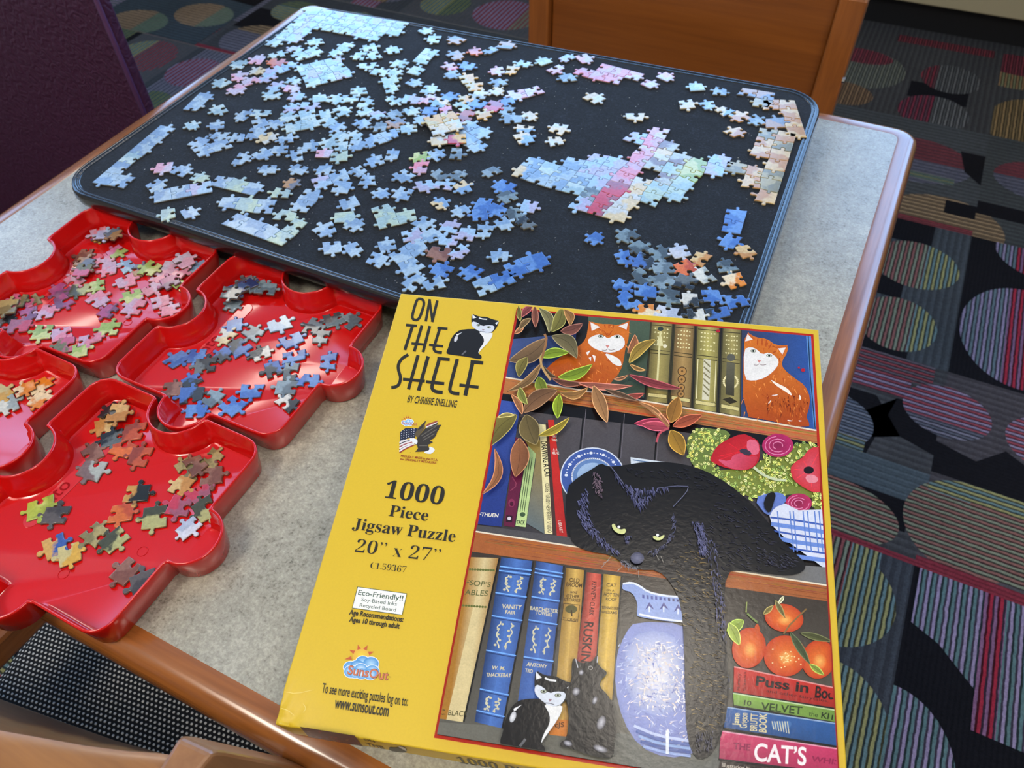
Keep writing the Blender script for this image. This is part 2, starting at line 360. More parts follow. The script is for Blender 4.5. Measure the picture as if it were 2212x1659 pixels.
window('window_1', 'y', -3.0, -.26, FARY); window('window_2', 'y', -.1, 2.3, FARY); window('window_3', 'x', 0, 2.4, WX0 + .1)
# low cream cabinet with a black toe kick under the far windows
cab = empty('window_cabinet', (0, 0, 0)); tag(cab, 'low cream cabinet with black toe kick under the window', 'cabinet')
m = MB(); m.box(-1.2, 2.4, 2.925, FARY - .005, .10, .58); m.build('body', M_sill, cab, bevel=.004)
m = MB(); m.box(-1.2, 2.4, 2.965, FARY - .005, 0, .10); m.build('toe_kick', M_kick, cab)
m = MB(); m.box(-1.22, 2.42, 2.905, FARY - .005, .58, .61); m.build('top', M_sill, cab, bevel=.004)

# ------------------------------------------------------------------ ceiling with lamp panels
M_ceil = plain('ceiling_paint', (214, 210, 202), .9)
m = MB(); m.box(WX0 - .02, WX1, -1.6, FARY + .12, 2.75, 2.8); tag(m.build('ceiling', M_ceil), 'plain pale ceiling', None, None, 'structure')
def emis(name, c, s):
    t = NT(name); t.base((.9, .9, .9)); t.b.inputs['Emission Color'].default_value = (*c, 1); t.b.inputs['Emission Strength'].default_value = s; return t.m
LAMPS = [(.09, .36, .15, .20, 19, 'narrow ceiling light panel over the puzzle box'), (-2.35, 1.85, .5, .16, 12, 'long ceiling light panel between the left window and the table'), (-.9, -.75, .3, .3, 23, 'added square ceiling fill light over the floor behind the tweed chair'), (1.1, -.4, .3, .3, 19, 'added square ceiling fill light over the striped carpet')]  # the two square panels are unseen, added as diffuse fill light
def lamp(x, y, sx, sy, st, lab):
    e = empty('ceiling_light', (x, y, 2.75)); tag(e, lab, 'ceiling light', 'ceiling light panels')
    m = MB(); f = .03
    for a, b, c, d in ((-sx - f, sx + f, -sy - f, -sy), (-sx - f, sx + f, sy, sy + f), (-sx - f, -sx, -sy, sy), (sx, sx + f, -sy, sy)): m.box(a, b, c, d, -.02, 0)
    m.build('frame', M_frame, e); g = MB(); g.box(-sx, sx, -sy, sy, -.015, -.001); g.build('diffuser', emis('lamp_diffuser_glow', (1, .90, .76), st), e)
for L_ in LAMPS: lamp(*L_)

# ------------------------------------------------------------------ table
M_wood_x = wood('honey_maple_x', (164, 100, 46), (108, 58, 22), 0, rough=.25, coat=1.0)
M_wood_y = wood('honey_maple_y', (164, 100, 46), (108, 58, 22), 1, rough=.25, coat=1.0)
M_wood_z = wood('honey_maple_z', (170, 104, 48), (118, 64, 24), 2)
def laminate():
    t = NT('speckled_grey_laminate')
    a = t.noise(190, 4, .75); b = t.noise(480, 2, .6); c = t.noise(14, 5, .6)
    f = t.math('ADD', t.math('MULTIPLY', a, .5), t.math('ADD', t.math('MULTIPLY', b, .35), t.math('MULTIPLY', c, .35)))
    t.base(t.ramp(f, [(.40, s2l((104, 102, 92))), (.54, s2l((156, 154, 142))), (.60, s2l((164, 162, 150))), (.78, s2l((196, 194, 180)))]))
    t.setv(Roughness=.23); t.b.inputs['Specular IOR Level'].default_value = .6
    t.bump(a, .10, .0005); return t.m
X0, X1, Y0, Y1 = -1.632 * U, .121 * U, .100 * U, 1.848 * U
table = empty('table', ((X0 + X1) / 2, (Y0 + Y1) / 2, 0)); tag(table, 'square table with grey laminate top and honey wood edge', 'table')
TX, TY = (X0 + X1) / 2, (Y0 + Y1) / 2
def rr(ins, z, r=.024): return [(x - TX, y - TY, z) for x, y, _ in rounded_rect(X0 + ins, X1 - ins, Y0 + ins, Y1 - ins, max(.004, r - ins * .5), 6)]
BW = .024
m = MB(); m.loft([rr(BW, TZ - .03), rr(BW, TZ)], True, True); m.build('laminate_top', laminate(), table)
# the wooden edge band, one length on each side
prof = [(BW, TZ + .0002), (.013, TZ + .0002), (.008, TZ - .0015), (.003, TZ - .006), (.0006, TZ - .013), (0, TZ - .02), (.0006, TZ - .027), (.004, TZ - .033), (.009, TZ - .036), (BW + .01, TZ - .036), (BW + .01, TZ - .002)]
n_ = 7; total = 28
for side in range(4):
    m = MB(); idx = [(side * n_ + 3 + k) % total for k in range(8)]
    rings = [[rr(o_, z_)[i] for (o_, z_) in prof] for i in idx]
    m.loft(rings, True, True); o = m.build('edge_band', [M_wood_y if side in (1, 3) else M_wood_x], table)
    o.data.flip_normals(); sharp(o, 60)
M_steel = plain('black_steel', (22, 22, 24), .45, var=.1)
m = MB(); m.loft([[(.045 * math.cos(a * math.pi / 12), .045 * math.sin(a * math.pi / 12), z) for a in range(24)] for z in (.03, TZ - .04)]); m.build('pedestal', M_steel, table)
m = MB(); m.loft([[(.27 * math.cos(a * math.pi / 12), .27 * math.sin(a * math.pi / 12), 0) for a in range(24)], [(.27 * math.cos(a * math.pi / 12), .27 * math.sin(a * math.pi / 12), .012) for a in range(24)], [(.05 * math.cos(a * math.pi / 12), .05 * math.sin(a * math.pi / 12), .035) for a in range(24)]]); m.build('base', M_steel, table)
m = MB(); m.box(-.2, .2, -.2, .2, TZ - .045, TZ - .03); m.build('mounting_plate', M_steel, table)

# ------------------------------------------------------------------ chairs
def tweed():
    t = NT('black_white_tweed'); v = t.mapping(t.coord(), scale=(1, 1, 1))
    sp = t.new('ShaderNodeSeparateXYZ'); t.lk(v, sp.inputs[0])
    n = t.noise(35, 2, .5)
    px_ = t.math('ADD', t.math('MULTIPLY', sp.outputs[0], 2 * math.pi / .0052), t.math('MULTIPLY', n, 1.2))
    py_ = t.math('ADD', t.math('MULTIPLY', sp.outputs[1], 2 * math.pi / .0046), t.math('MULTIPLY', n, 1.0))
    row = t.math('FLOOR', t.math('DIVIDE', py_, 2 * math.pi))
    px2 = t.math('ADD', px_, t.math('MULTIPLY', row, math.pi))
    d = t.math('MULTIPLY', t.math('MULTIPLY_ADD', t.math('SINE', px2), .5, .5), t.math('MULTIPLY_ADD', t.math('COSINE', t.math('ADD', py_, math.pi)), .5, .5))
    n2 = t.noise(500, 2, .6)
    f = t.math('MULTIPLY', d, t.math('MULTIPLY_ADD', n2, .9, .45))
    t.base(t.ramp(f, [(.16, s2l((14, 15, 18))), (.34, s2l((60, 62, 66))), (.52, s2l((206, 206, 200)))]))
    t.setv(Roughness=.95); t.bump(d, .6, .0015); return t.m
M_tweed = tweed()
def cushion(name, x0, x1, y0, y1, z0, z1, parent, bulge=.014, n=14):
    m = MB(); top = []
    for k, (ins, z) in enumerate([(.006, z0), (0, z0 + .012), (0, z1 - .016), (.006, z1 - .006), (.018, z1)]):
        top.append(rounded_rect(x0 + ins, x1 - ins, y0 + ins, y1 - ins, .06, 6, z))
    for q, sc in enumerate((.75, .4)): top.append([((x0 + x1) / 2 + (p[0] - (x0 + x1) / 2) * sc, (y0 + y1) / 2 + (p[1] - (y0 + y1) / 2) * sc, z1 + bulge * (1 - sc)) for p in top[4]])
    m.loft(top); return m.build(name, M_tweed, parent, smooth=True)
# the chair across the table: wooden back seen over the far edge
CY = 1.085
fc = empty('dining_chair', (-.29, CY, 0)); tag(fc, 'wooden chair with solid panel back across the table, facing the puzzle board', 'chair')
pw = .034
def post(parent, x, mat, ztop, lean=.02):
    m = MB(); r = []
    for z, dy in ((0, .06), (.45, 0), (ztop - .01, lean), (ztop, lean + .002)):
        i = .003 if z == ztop else 0
        r.append([(x - pw/2 + i, dy - .02 + i, z), (x + pw/2 - i, dy - .02 + i, z), (x + pw/2 - i, dy + .022 - i, z), (x - pw/2 + i, dy + .022 - i, z)])
    m.loft(r); return m.build('back_post', mat, parent, bevel=.003)
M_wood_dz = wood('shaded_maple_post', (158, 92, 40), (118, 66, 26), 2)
M_wood_panel = wood('maple_back_panel', (150, 86, 34), (112, 60, 22), 0, .6, rough=.3)
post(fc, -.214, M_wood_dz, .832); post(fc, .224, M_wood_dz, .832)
m = MB(); m.loft([[(-.197, .0 + dy, z), (.207, .0 + dy, z), (.207, .014 + dy, z), (-.197, .014 + dy, z)] for z, dy in ((.47, -.006), (.825, .012))]); m.build('back_panel', M_wood_panel, fc, bevel=.003)
cushion('seat_cushion', -.21, .22, -.44, -.03, .43, .475, fc)
m = MB(); m.box(-.19, .20, -.41, -.02, .39, .43); m.build('seat_frame', M_wood_x, fc, bevel=.004)
for sx in (-.19, .20):
    m = MB(); m.loft([[(sx - s, -.40 - s, z), (sx + s, -.40 - s, z), (sx + s, -.40 + s, z), (sx - s, -.40 + s, z)] for z, s in ((0, .013), (.39, .018))]); m.build('leg', M_wood_z, fc)
for sz in (.12, .31):
    m = MB(); m.loft(tube([(.241, -.02, sz + .42 + .0), (.2445, -.02, sz + .42)], .004, 8)); m.build('screw', plain('steel_screw', (210, 210, 210), .25, metal=1), fc)

# the chair tucked under the near edge: tweed seat, reclined wooden back, right post in view
nc = empty('dining_chair', (-.42, .14, 0)); tag(nc, 'wooden chair with black and white tweed seat tucked under the near table edge', 'chair')
NCx, NCy = -.42, .14
def rel(p): return (p[0] - NCx, p[1] - NCy, p[2])
seat_o = cushion('seat_cushion', -.235, .22, -.17, .28, .415, .462, nc)
seat_o.rotation_euler = (0, 0, math.radians(9))
m = MB(); m.box(-.2, .2, -.13, .24, .375, .415); o = m.build('seat_frame', M_wood_x, nc, bevel=.004); o.rotation_euler = (0, 0, math.radians(9))
# reclined back: white edged top rail running left from the post
top = [on_z(p, .85) for p in ((395, 1634), (350, 1628), (270, 1622), (180, 1610), (90, 1594), (0, 1578), (-120, 1552), (-260, 1515))]
low = [on_z(p, .50) for p in ((395, 1640), (330, 1622), (250, 1600), (170, 1572), (90, 1543), (0, 1510), (-120, 1462), (-260, 1405))]
m = MB(); rings = []
for a, b in zip(top, low):
    d = np.array([.25, -1.0, 0]); d /= np.linalg.norm(d)
    rings.append([rel(p) for p in (b, a, a + d * .006 + np.array([0, 0, .003]), a + d * .045, a + d * .052 + np.array([0, 0, -.012]), b + d * .02 + np.array([0, 0, .05]), b + d * .012)])
m.loft(rings); o = m.build('backrest', wood('maple_backrest', (160, 106, 52), (128, 82, 38), 0), nc); o.data.flip_normals(); sharp(o, 45)
# right back post, reclined with the back
a_, b_ = on_z((388, 1583), .862), on_z((469, 1620), .862)
def ring(z, s=1.0):
    sh = np.array([0, .2 * (.862 - z), z - .862]); Q = [a_, b_, b_ - np.array([.004, .045, 0]), a_ - np.array([-.004, .045, 0])]; c = sum(Q) / 4
    return [rel(c + (q - c) * s + sh) for q in Q]
m = MB(); m.loft([ring(.862, .9), ring(.858, .98), ring(.85), ring(.46), ring(.44)]); o = m.build('back_post', wood('maple_post_near', (150, 104, 66), (124, 82, 48), 2), nc, bevel=.002); bm = bmesh.new(); bm.from_mesh(o.data); bmesh.ops.recalc_face_normals(bm, faces=bm.faces); bm.to_mesh(o.data); bm.free()
m = MB(); q0 = np.array(ring(.45)).mean(0); m.loft([[(q0[0] + sx * .014, q0[1] + sy * .018 + dy, z) for sx, sy in ((-1, -1), (1, -1), (1, 1), (-1, 1))] for z, dy in ((0, -.05), (.45, 0))]); m.build('leg', M_wood_z, nc)
# left arm rail beside the seat
a_, b_ = on_z((62, 1326), .60), on_z((0, 1388), .60); d = b_ - a_; d /= np.linalg.norm(d); a_ = a_ - d * .10; b_ = b_ + d * .10; nrm = np.array([d[1], -d[0], 0.0]); nrm = nrm if nrm[0] < 0 else -nrm
m = MB(); m.loft([[rel(q) for q in (p + np.array([0, 0, -.03]), p + nrm * .003, p + nrm * .05, p + nrm * .05 + np.array([0, 0, -.03]))] for p in (a_, b_)]); o = m.build('arm_rail', M_wood_y, nc, bevel=.005); bm = bmesh.new(); bm.from_mesh(o.data); bmesh.ops.recalc_face_normals(bm, faces=bm.faces); bm.to_mesh(o.data); bm.free()
m = MB(); p = b_ + nrm * .03; m.loft([[rel((p[0] + sx * .014, p[1] + sy * .014, z)) for sx, sy in ((-1, -1), (1, -1), (1, 1), (-1, 1))] for z in (.0, .575)]); m.build('arm_support', M_wood_z, nc)
for lx, ly in ((-.2, .24), (.19, .27)):
    m = MB(); m.loft([[(lx + sx * s, ly + sy * s, z) for sx, sy in ((-1, -1), (1, -1), (1, 1), (-1, 1))] for z, s in ((0, .013), (.375, .017))]); m.build('leg', M_wood_z, nc)

# ------------------------------------------------------------------ purple upholstered panel left of the table
def purple():
    t = NT('embossed_purple_vinyl'); t.base(t.mix(t.noise(60, 3, .6), s2l((58, 20, 48)), s2l((78, 34, 66)))); t.setv(Roughness=.5)
    v = t.new('ShaderNodeTexVoronoi'); v.inputs['Scale'].default_value = 36; v.feature = 'F1'
    w = t.noise(50, 2, .5, out=1); t.lk(t.mix(.03, t.coord(), w, 'ADD'), v.inputs['Vector'])
    d = v.outputs['Distance']; s = t.math('SINE', t.math('MULTIPLY', d, 17.0)); t.bump(s, .25, .002); return t.m
M_purple = purple(); M_pipe = plain('purple_piping', (92, 56, 96), .45, var=.1)
pp = empty('upholstered_panel', (-1.9, .87, 0)); tag(pp, 'dark purple upholstered panel with embossed swirls beside the table', 'partition')
m = MB(); m.loft([rounded_rect(-.75, .712, -.018, .006, .006, 3, z) for z in (.03, 1.25)]); m.build('cover', M_purple, pp, smooth=False)
m = MB(); m.loft(tube([(.708, -.019, .03), (.708, -.019, 1.25)], .0045, 8)); m.build('piping', M_pipe, pp, smooth=True)
m = MB(); m.box(-.7, .68, -.05, .05, 0, .03); m.build('foot', M_steel, pp)

# ------------------------------------------------------------------ puzzle board (black felt, leather rim)
MZ = TZ + .042                     # felt surface height
def isect(a, b, c, d):
    a, b, c, d = map(np.array, (a, b, c, d)); r = b - a; s = d - c; t = ((c[0]-a[0])*s[1] - (c[1]-a[1])*s[0]) / (r[0]*s[1] - r[1]*s[0]); return a + r * t
LN = [(317., 472.4), (841., 645.)]; LF = [(880.5, 47.), (1639., 179.)]; LL = [(333., 250.), (600., 65.)]; LR = [(1767., 260.), (1624., 694.)]
cn = [on_z(isect(*LN, *LL), MZ), on_z(isect(*LN, *LR), MZ), on_z(isect(*LF, *LR), MZ), on_z(isect(*LF, *LL), MZ)]   # NL NR FR FL
MC = sum(cn) / 4
def quad_outline(ins, z, r=.046, n=8):
    P = [np.array(c[:2]) for c in cn]; ed = []
    for i in range(4):
        a, b = P[i], P[(i + 1) % 4]; d = (b - a) / np.linalg.norm(b - a); nn = np.array([-d[1], d[0]]); ed.append((a + nn * ins, d, nn))
    out = []; rr_ = max(.004, r - ins)
    for i in range(4):
        (a, d, nn), (b, e, mm) = ed[i], ed[(i + 1) % 4]
        c = isect(a, a + d, b, b + e); ctr = isect(a + nn * rr_, a + nn * rr_ + d, b + mm * rr_, b + mm * rr_ + e)
        a0 = math.atan2(*(-nn)[::-1]); a1 = math.atan2(*(-mm)[::-1])
        while a1 < a0: a1 += 2 * math.pi
        for k in range(n + 1):
            t = a0 + (a1 - a0) * k / n; out.append((ctr[0] + rr_ * math.cos(t) - MC[0], ctr[1] + rr_ * math.sin(t) - MC[1], z - TZ))
    return out
M_felt = (lambda t: (t.base(t.ramp(t.math('ADD', t.math('MULTIPLY', t.noise(420, 4, .75), .75), t.math('MULTIPLY', t.noise(60, 3, .6), .25)), [(.38, s2l((6, 9, 13))), (.55, s2l((20, 25, 32))), (.70, s2l((44, 52, 64)))])), t.setv(Roughness=1.0), t.bump(t.noise(900, 3, .7), .5, .001), setattr(t.b.inputs['Sheen Weight'], 'default_value', .04), t.m)[-1])(NT('black_felt'))
M_leather = plain('black_leatherette', (20, 21, 25), .2, spec=.7, var=.2, scale=400, bump=.14)
M_thread = plain('dark_grey_thread', (52, 56, 64), .7)
board = empty('puzzle_board', (MC[0], MC[1], TZ)); tag(board, 'black felt puzzle board with rounded corners and stitched leather rim on the table', 'puzzle board')
m = MB(); m.loft([quad_outline(.0065, MZ - .012), quad_outline(.0065, MZ)]); m.build('felt_surface', M_felt, board)
prof = [(.024, -.018), (.005, -.018), (.0016, -.014), (0, -.008), (.0006, -.002), (.002, .0010), (.004, .0017), (.0056, .0012), (.0066, .0001), (.0078, .0008), (.0094, .0008), (.0102, -.0004)]
m = MB(); m.loft([quad_outline(i, MZ + z) for i, z in prof], False, False); o = m.build('leather_rim', M_leather, board, smooth=True)
bm = bmesh.new(); bm.from_mesh(o.data); bmesh.ops.recalc_face_normals(bm, faces=bm.faces); bm.to_mesh(o.data); bm.free()
m = MB(); P = quad_outline(.0068, MZ + .0005); L = 0
for i in range(len(P)):
    a, b = np.array(P[i]), np.array(P[(i + 1) % len(P)]); ln = np.linalg.norm(b - a); k = max(1, int(ln / .0052)); d = (b - a) / k
    for q in range(k):
        s = a + d * (q + .15); e = a + d * (q + .8); t = np.cross(d / np.linalg.norm(d), (0, 0, 1)) * .0005
        m.add([s - t, e - t, e + t, s + t, (s + e) / 2 + (0, 0, .0006)], [(0, 1, 4), (1, 2, 4), (2, 3, 4), (3, 0, 4)])
tag(m.build('stitching', M_thread, board), kind='stuff')
m = MB(); m.loft([quad_outline(.02, MZ - .022), quad_outline(.02, MZ - .012)]); m.build('backing_board', M_steel, board)
for i in range(4):
    P = quad_outline(.07, TZ)[i * 9 + 4]; m = MB()
    m.loft([[(P[0] + .015 * math.cos(a * math.pi / 8), P[1] + .015 * math.sin(a * math.pi / 8), z) for a in range(16)] for z in (0, MZ - TZ - .022)]); m.build('foot', M_steel, board)
m = MB(); rl = random.Random(5); inner = quad_outline(.03, MZ)
for k in range(420):
    u_, v_ = rl.random(), rl.random(); p = (cn[0] * (1-u_) * (1-v_) + cn[1] * u_ * (1-v_) + cn[2] * u_ * v_ + cn[3] * (1-u_) * v_); p = MC + (p - MC) * .93
    s = rl.uniform(.0002, .00042); a = rl.uniform(0, 6.3); l = s * rl.uniform(1, 3); x, y = p[0] - MC[0], p[1] - MC[1]; z = MZ - TZ
    dx, dy = math.cos(a) * l, math.sin(a) * l; ex, ey = -math.sin(a) * s, math.cos(a) * s
    m.add([(x - dx, y - dy, z), (x + ex, y + ey, z), (x + dx, y + dy, z), (x - ex, y - ey, z), (x, y, z + .0004)], [(0, 3, 4), (3, 2, 4), (2, 1, 4), (1, 0, 4)])
tag(m.build('lint', plain('pale_lint', (190, 190, 186), .9), board), kind='stuff')

# ------------------------------------------------------------------ red sorting trays
def red_plastic():
    t = NT('glossy_red_plastic'); n = t.noise(900, 2, .6); t.base(t.mix(t.math('MULTIPLY', n, .5), s2l((200, 12, 14)), s2l((208, 28, 22)))); t.setv(Roughness=.16)
    t.b.inputs['Subsurface Weight'].default_value = .0; t.b.inputs['Coat Weight'].default_value = .3; t.b.inputs['Coat Roughness'].default_value = .08
    t.bump(t.noise(12, 2, .4), .06, .002); return t.m
M_red = red_plastic()
M_bar = plain('red_plastic_label_bar', (206, 52, 60), .12, spec=.6)  # same plastic as the tray; its smoother reflection is put into a lighter red
TS_ = .342 * U; TH = .027
def smooth_poly(p, it=2):
    for _ in range(it):
        q = []
        for i in range(len(p)):
            a, b = np.array(p[i]), np.array(p[(i + 1) % len(p)]); q += [a * .75 + b * .25, a * .25 + b * .75]
        p = q
    return p
def tray_outline(d, z):
    """jigsaw shaped outline, d metres inside the rim: tabs right and near, notches far and left"""
    a = TS_ / 2 - d; rt = .138 * TS_ - d; rn = .145 * TS_ + d; cr = max(.004, .017 - d); pts = []
    def corner(cx_, cy_, a0):
        for k in range(5): t = math.radians(a0 + 90 * k / 4); pts.append((cx_ + cr * math.cos(t), cy_ + cr * math.sin(t)))
    def arc(cx_, cy_, r, t0, t1, n=16):
        for k in range(n + 1): t = math.radians(t0 + (t1 - t0) * k / n); pts.append((cx_ + r * math.cos(t), cy_ + r * math.sin(t)))
    c0 = TS_ / 2
    corner(a - cr, -a + cr, 270)
    pts.append((a, -rt - .012)); e = math.degrees(math.asin(min(.9, d / rt))) if d else 0
    arc(c0, 0, rt, -90 - e, 90 + e); pts.append((a, rt + .012))
    corner(a - cr, a - cr, 0)
    e = math.degrees(math.asin(min(.9, d / rn))); pts.append((rn + .012, a)); arc(0, c0, rn, 0 - e, -180 + e); pts.append((-rn - .012, a))
    corner(-a + cr, a - cr, 90)
    pts.append((-a, rn + .012)); arc(-c0, 0, rn, 90 - e, -90 + e); pts.append((-a, -rn - .012))
    corner(-a + cr, -a + cr, 180)
    e = math.degrees(math.asin(min(.9, d / rt))); pts.append((-rt - .012, -a)); arc(0, -c0, rt, 180 - e, 360 + e); pts.append((rt + .012, -a))
    return [(p[0], p[1], z) for p in smooth_poly(pts, 1)]
tprof = [(.0042, 0.0), (.0030, .0012), (.0006, TH - .006), (0, TH - .0015), (.0003, TH - .0004), (.0010, TH), (.0018, TH - .0002), (.0024, TH - .0014), (.0030, TH - .011), (.0040, TH - .0122), (.0058, .0032), (.0078, .0021)]
tr = MB(); tr.loft([tray_outline(d, z) for d, z in tprof], True, True)
tray_me = mesh('tray_body', tr.v, tr.f, True); tray_me.materials.append(M_red)
bm = bmesh.new(); bm.from_mesh(tray_me); bmesh.ops.recalc_face_normals(bm, faces=bm.faces)
for e in bm.edges:
    if len(e.link_faces) == 2 and e.calc_face_angle(0) > math.radians(50): e.smooth = False
bm.to_mesh(tray_me); bm.free()
def text_mesh(body, bold=0.0, shear=0.0, space=1.0):
    c = bpy.data.curves.new('t', 'FONT'); c.body = body; c.size = 1.0; c.offset = bold; c.shear = shear; c.space_character = space; c.fill_mode = 'FRONT'; c.resolution_u = 5
    o = bpy.data.objects.new('t', c); COL.objects.link(o); bpy.context.view_layer.update()
    me = bpy.data.meshes.new_from_object(o.evaluated_get(bpy.context.evaluated_depsgraph_get())); bpy.data.objects.remove(o); bpy.data.curves.remove(c)
    v = [tuple(q.co) for q in me.vertices]; f = [tuple(p.vertices) for p in me.polygons]; bpy.data.meshes.remove(me); return v, f
def tray(cx_, cy_, ang, label, group):
    t = empty('sorting_tray', un(cx_, cy_, TZ + .0003), (0, 0, math.radians(ang))); tag(t, label, 'tray', group)
    link('tray_body', tray_me, t)
    m = MB(); L_, w_ = .040, .0065; x_ = -.049; yo = .002
    P = [(x_ + w_ * math.cos(a), yo + (L_ if k <= 8 else -L_) + w_ * math.sin(a)) for k, a in [(k, math.pi * (k if k <= 8 else k - 1) / 8) for k in range(18)]]
    m.loft([[(p[0], p[1], .0018) for p in P], [(p[0], p[1], .0026) for p in P], [(x_ + (p[0] - x_) * .93, p[1] * .99, .0029) for p in P]]); m.build('embossed_bar', M_bar, t)
    v, f = text_mesh('ento'); w = max(p[0] for p in v); m = MB(); k = .03 / w
    m.add([(x_ + .0035 - p[1] * k * 1.0, -.030 + p[0] * k, .0032) for p in v], f); m.build('embossed_lettering', plain('red_emboss', (150, 8, 16), .3), t)
    for (qx, qy) in ((.05, -.02), (.01, -.06)):
        m = MB(); m.loft(tube([(qx + .004 * math.cos(a * math.pi / 8), qy + .004 * math.sin(a * math.pi / 8), .0022) for a in range(16)], .0003, 6, True), False, False); m.build('mould_ring', M_red, t)
    return t
TR = {'T1': (-1.206, .616, 1.8), 'T2': (-.835, .624, 1.0), 'T3': (-.838, .274, -.3), 'T4': (-1.212, .270, -.3)}
tray(*TR['T1'], 'red jigsaw shaped tray holding pink and green flower pieces', None)
tray(*TR['T2'], 'red jigsaw shaped tray holding blue and slate pieces', None)
tray(*TR['T3'], 'red jigsaw shaped tray with brown, olive and orange pieces, overhanging the table edge', None)
tray(*TR['T4'], 'red jigsaw shaped tray with a few ginger and white pieces', None)
TFZ = TZ + .0003 + .0021           # tray floor height

# ------------------------------------------------------------------ jigsaw pieces
def piece_print():
    t = NT('printed_piece_face')
    oi = t.new('ShaderNodeObjectInfo'); c2 = t.new('ShaderNodeAttribute'); c2.attribute_type = 'OBJECT'; c2.attribute_name = 'tone'
    sp = t.new('ShaderNodeSeparateXYZ'); t.lk(t.coord(), sp.inputs[0])
    an = t.math('MULTIPLY', oi.outputs['Random'], 6.283)
    d = t.math('ADD', t.math('MULTIPLY', sp.outputs[0], t.math('COSINE', an)), t.math('MULTIPLY', sp.outputs[1], t.math('SINE', an)))
    off = t.new('ShaderNodeVectorMath'); off.operation = 'ADD'; t.lk(t.coord(), off.inputs[0])
    cb = t.new('ShaderNodeCombineXYZ'); t.lk(t.math('MULTIPLY', oi.outputs['Random'], 9.0), cb.inputs[0]); t.lk(cb.outputs[0], off.inputs[1])
    v = off.outputs[0]
    n = t.noise(110, 2, .5, v); n2 = t.noise(330, 3, .6, v)
    f = t.math('MULTIPLY_ADD', t.math('ADD', d, t.math('MULTIPLY', t.math('SUBTRACT', n, .5), .022)), 320.0, .35, clamp=True)
    col = t.mix(f, oi.outputs['Color'], c2.outputs['Color'])
    hv = t.new('ShaderNodeHueSaturation'); t.lk(col, hv.inputs['Color']); t.lk(t.math('MULTIPLY_ADD', n2, .7, .62), hv.inputs['Value'])
    t.base(hv.outputs[0]); t.setv(Roughness=.22); t.b.inputs['Specular IOR Level'].default_value = .55
    t.b.inputs['Coat Weight'].default_value = .35; t.b.inputs['Coat Roughness'].default_value = .12
    t.bump(t.noise(150, 2, .5), .12, .0008); return t.m
M_face = piece_print()
M_card = plain('grey_cardboard', (122, 112, 96), .9, var=.15, scale=600)
PT = .0021                          # thickness
PITCH = .0196
def edge_curve(rnd, kind, strong=1.0):
    """side of a piece from (0,0) to (1,0); kind +1 tab outward, -1 blank, 0 straight"""
    if kind == 0: return [(k / 4, 0) for k in range(4)]
    c = .5 + rnd.uniform(-.05, .05); nk = rnd.uniform(.068, .088); r = rnd.uniform(.10, .13) * strong; ry = r * rnd.uniform(.85, 1.1); h = rnd.uniform(.07, .12) * strong; bow = rnd.uniform(-.04, .05); tl = rnd.uniform(-.02, .02)
    a0 = math.degrees(math.acos(min(.95, nk / r))); cy = h + ry * .55; ny = max(.012, min(.05, (cy - ry * math.sin(math.radians(a0))) * .55)); cy = max(cy, ny * 1.8 + ry * math.sin(math.radians(a0)))
    pts = [(0, 0), (.12, bow * .5), (c - nk - .12, bow * .8), (c - nk - .03, bow * .3 + .004), (c - nk + .002, ny)]
    for k in range(9):
        t = math.radians(180 + a0 - (180 + 2 * a0) * k / 8); pts.append((c + tl + r * math.cos(t), cy + ry * math.sin(t)))
    pts += [(c + nk - .002, ny), (c + nk + .03, bow * .3 + .004), (c + nk + .12, bow * .8), (.88, bow * .5)]
    return [(x, y * kind) for x, y in pts]
def side(A, B, crv):
    d = B - A; n = np.array([d[1], -d[0]])          # outward for a counter-clockwise outline
    return [A + d * x + n * y for x, y in crv]
def rev(crv):                                       # the same cut seen from the neighbour
    p = [(1 - x, -y) for x, y in crv[::-1]] ; return [(0, 0)] + p[:-1]
def piece_mesh(name, pts, gap=.00012):
    P = np.array(pts, float); n = len(P)
    ar = 0.5 * sum(P[i][0] * P[(i+1) % n][1] - P[(i+1) % n][0] * P[i][1] for i in range(n))
    if ar < 0: P = P[::-1]
    T = np.roll(P, -1, 0) - np.roll(P, 1, 0); T /= np.maximum(1e-9, np.linalg.norm(T, axis=1))[:, None]; N = np.stack([T[:, 1], -T[:, 0]], 1)
    rings = []
    for ins, z in ((gap, 0.0), (gap, PT * .62), (gap + .00018, PT * .86), (gap + .0005, PT * .98), (gap + .00085, PT)):
        d = np.full(n, ins)
        for _ in range(14):                          # shrink the inset where the outline turns too tightly
            Q = P - N * d[:, None]; e_ = np.roll(Q, -1, 0) - Q; f_ = np.roll(P, -1, 0) - P; b_ = (e_ * f_).sum(1) < .25 * (f_ * f_).sum(1)
            if not b_.any(): break
            d = np.where(b_ | np.roll(b_, 1), d * .6, d)
        Q = P - N * d[:, None]; rings.append([(p[0], p[1], z) for p in Q])
    m = MB(); m.loft(rings); me = mesh(name, m.v, m.f, True)
    mi = [1] * n + [0] * (3 * n) + [1, 0]; me.polygons.foreach_set('material_index', mi); me.polygons[len(mi) - 1].use_smooth = False; me.polygons[len(mi) - 2].use_smooth = False
    me.materials.append(M_face); me.materials.append(M_card); return me
rp = random.Random(42)
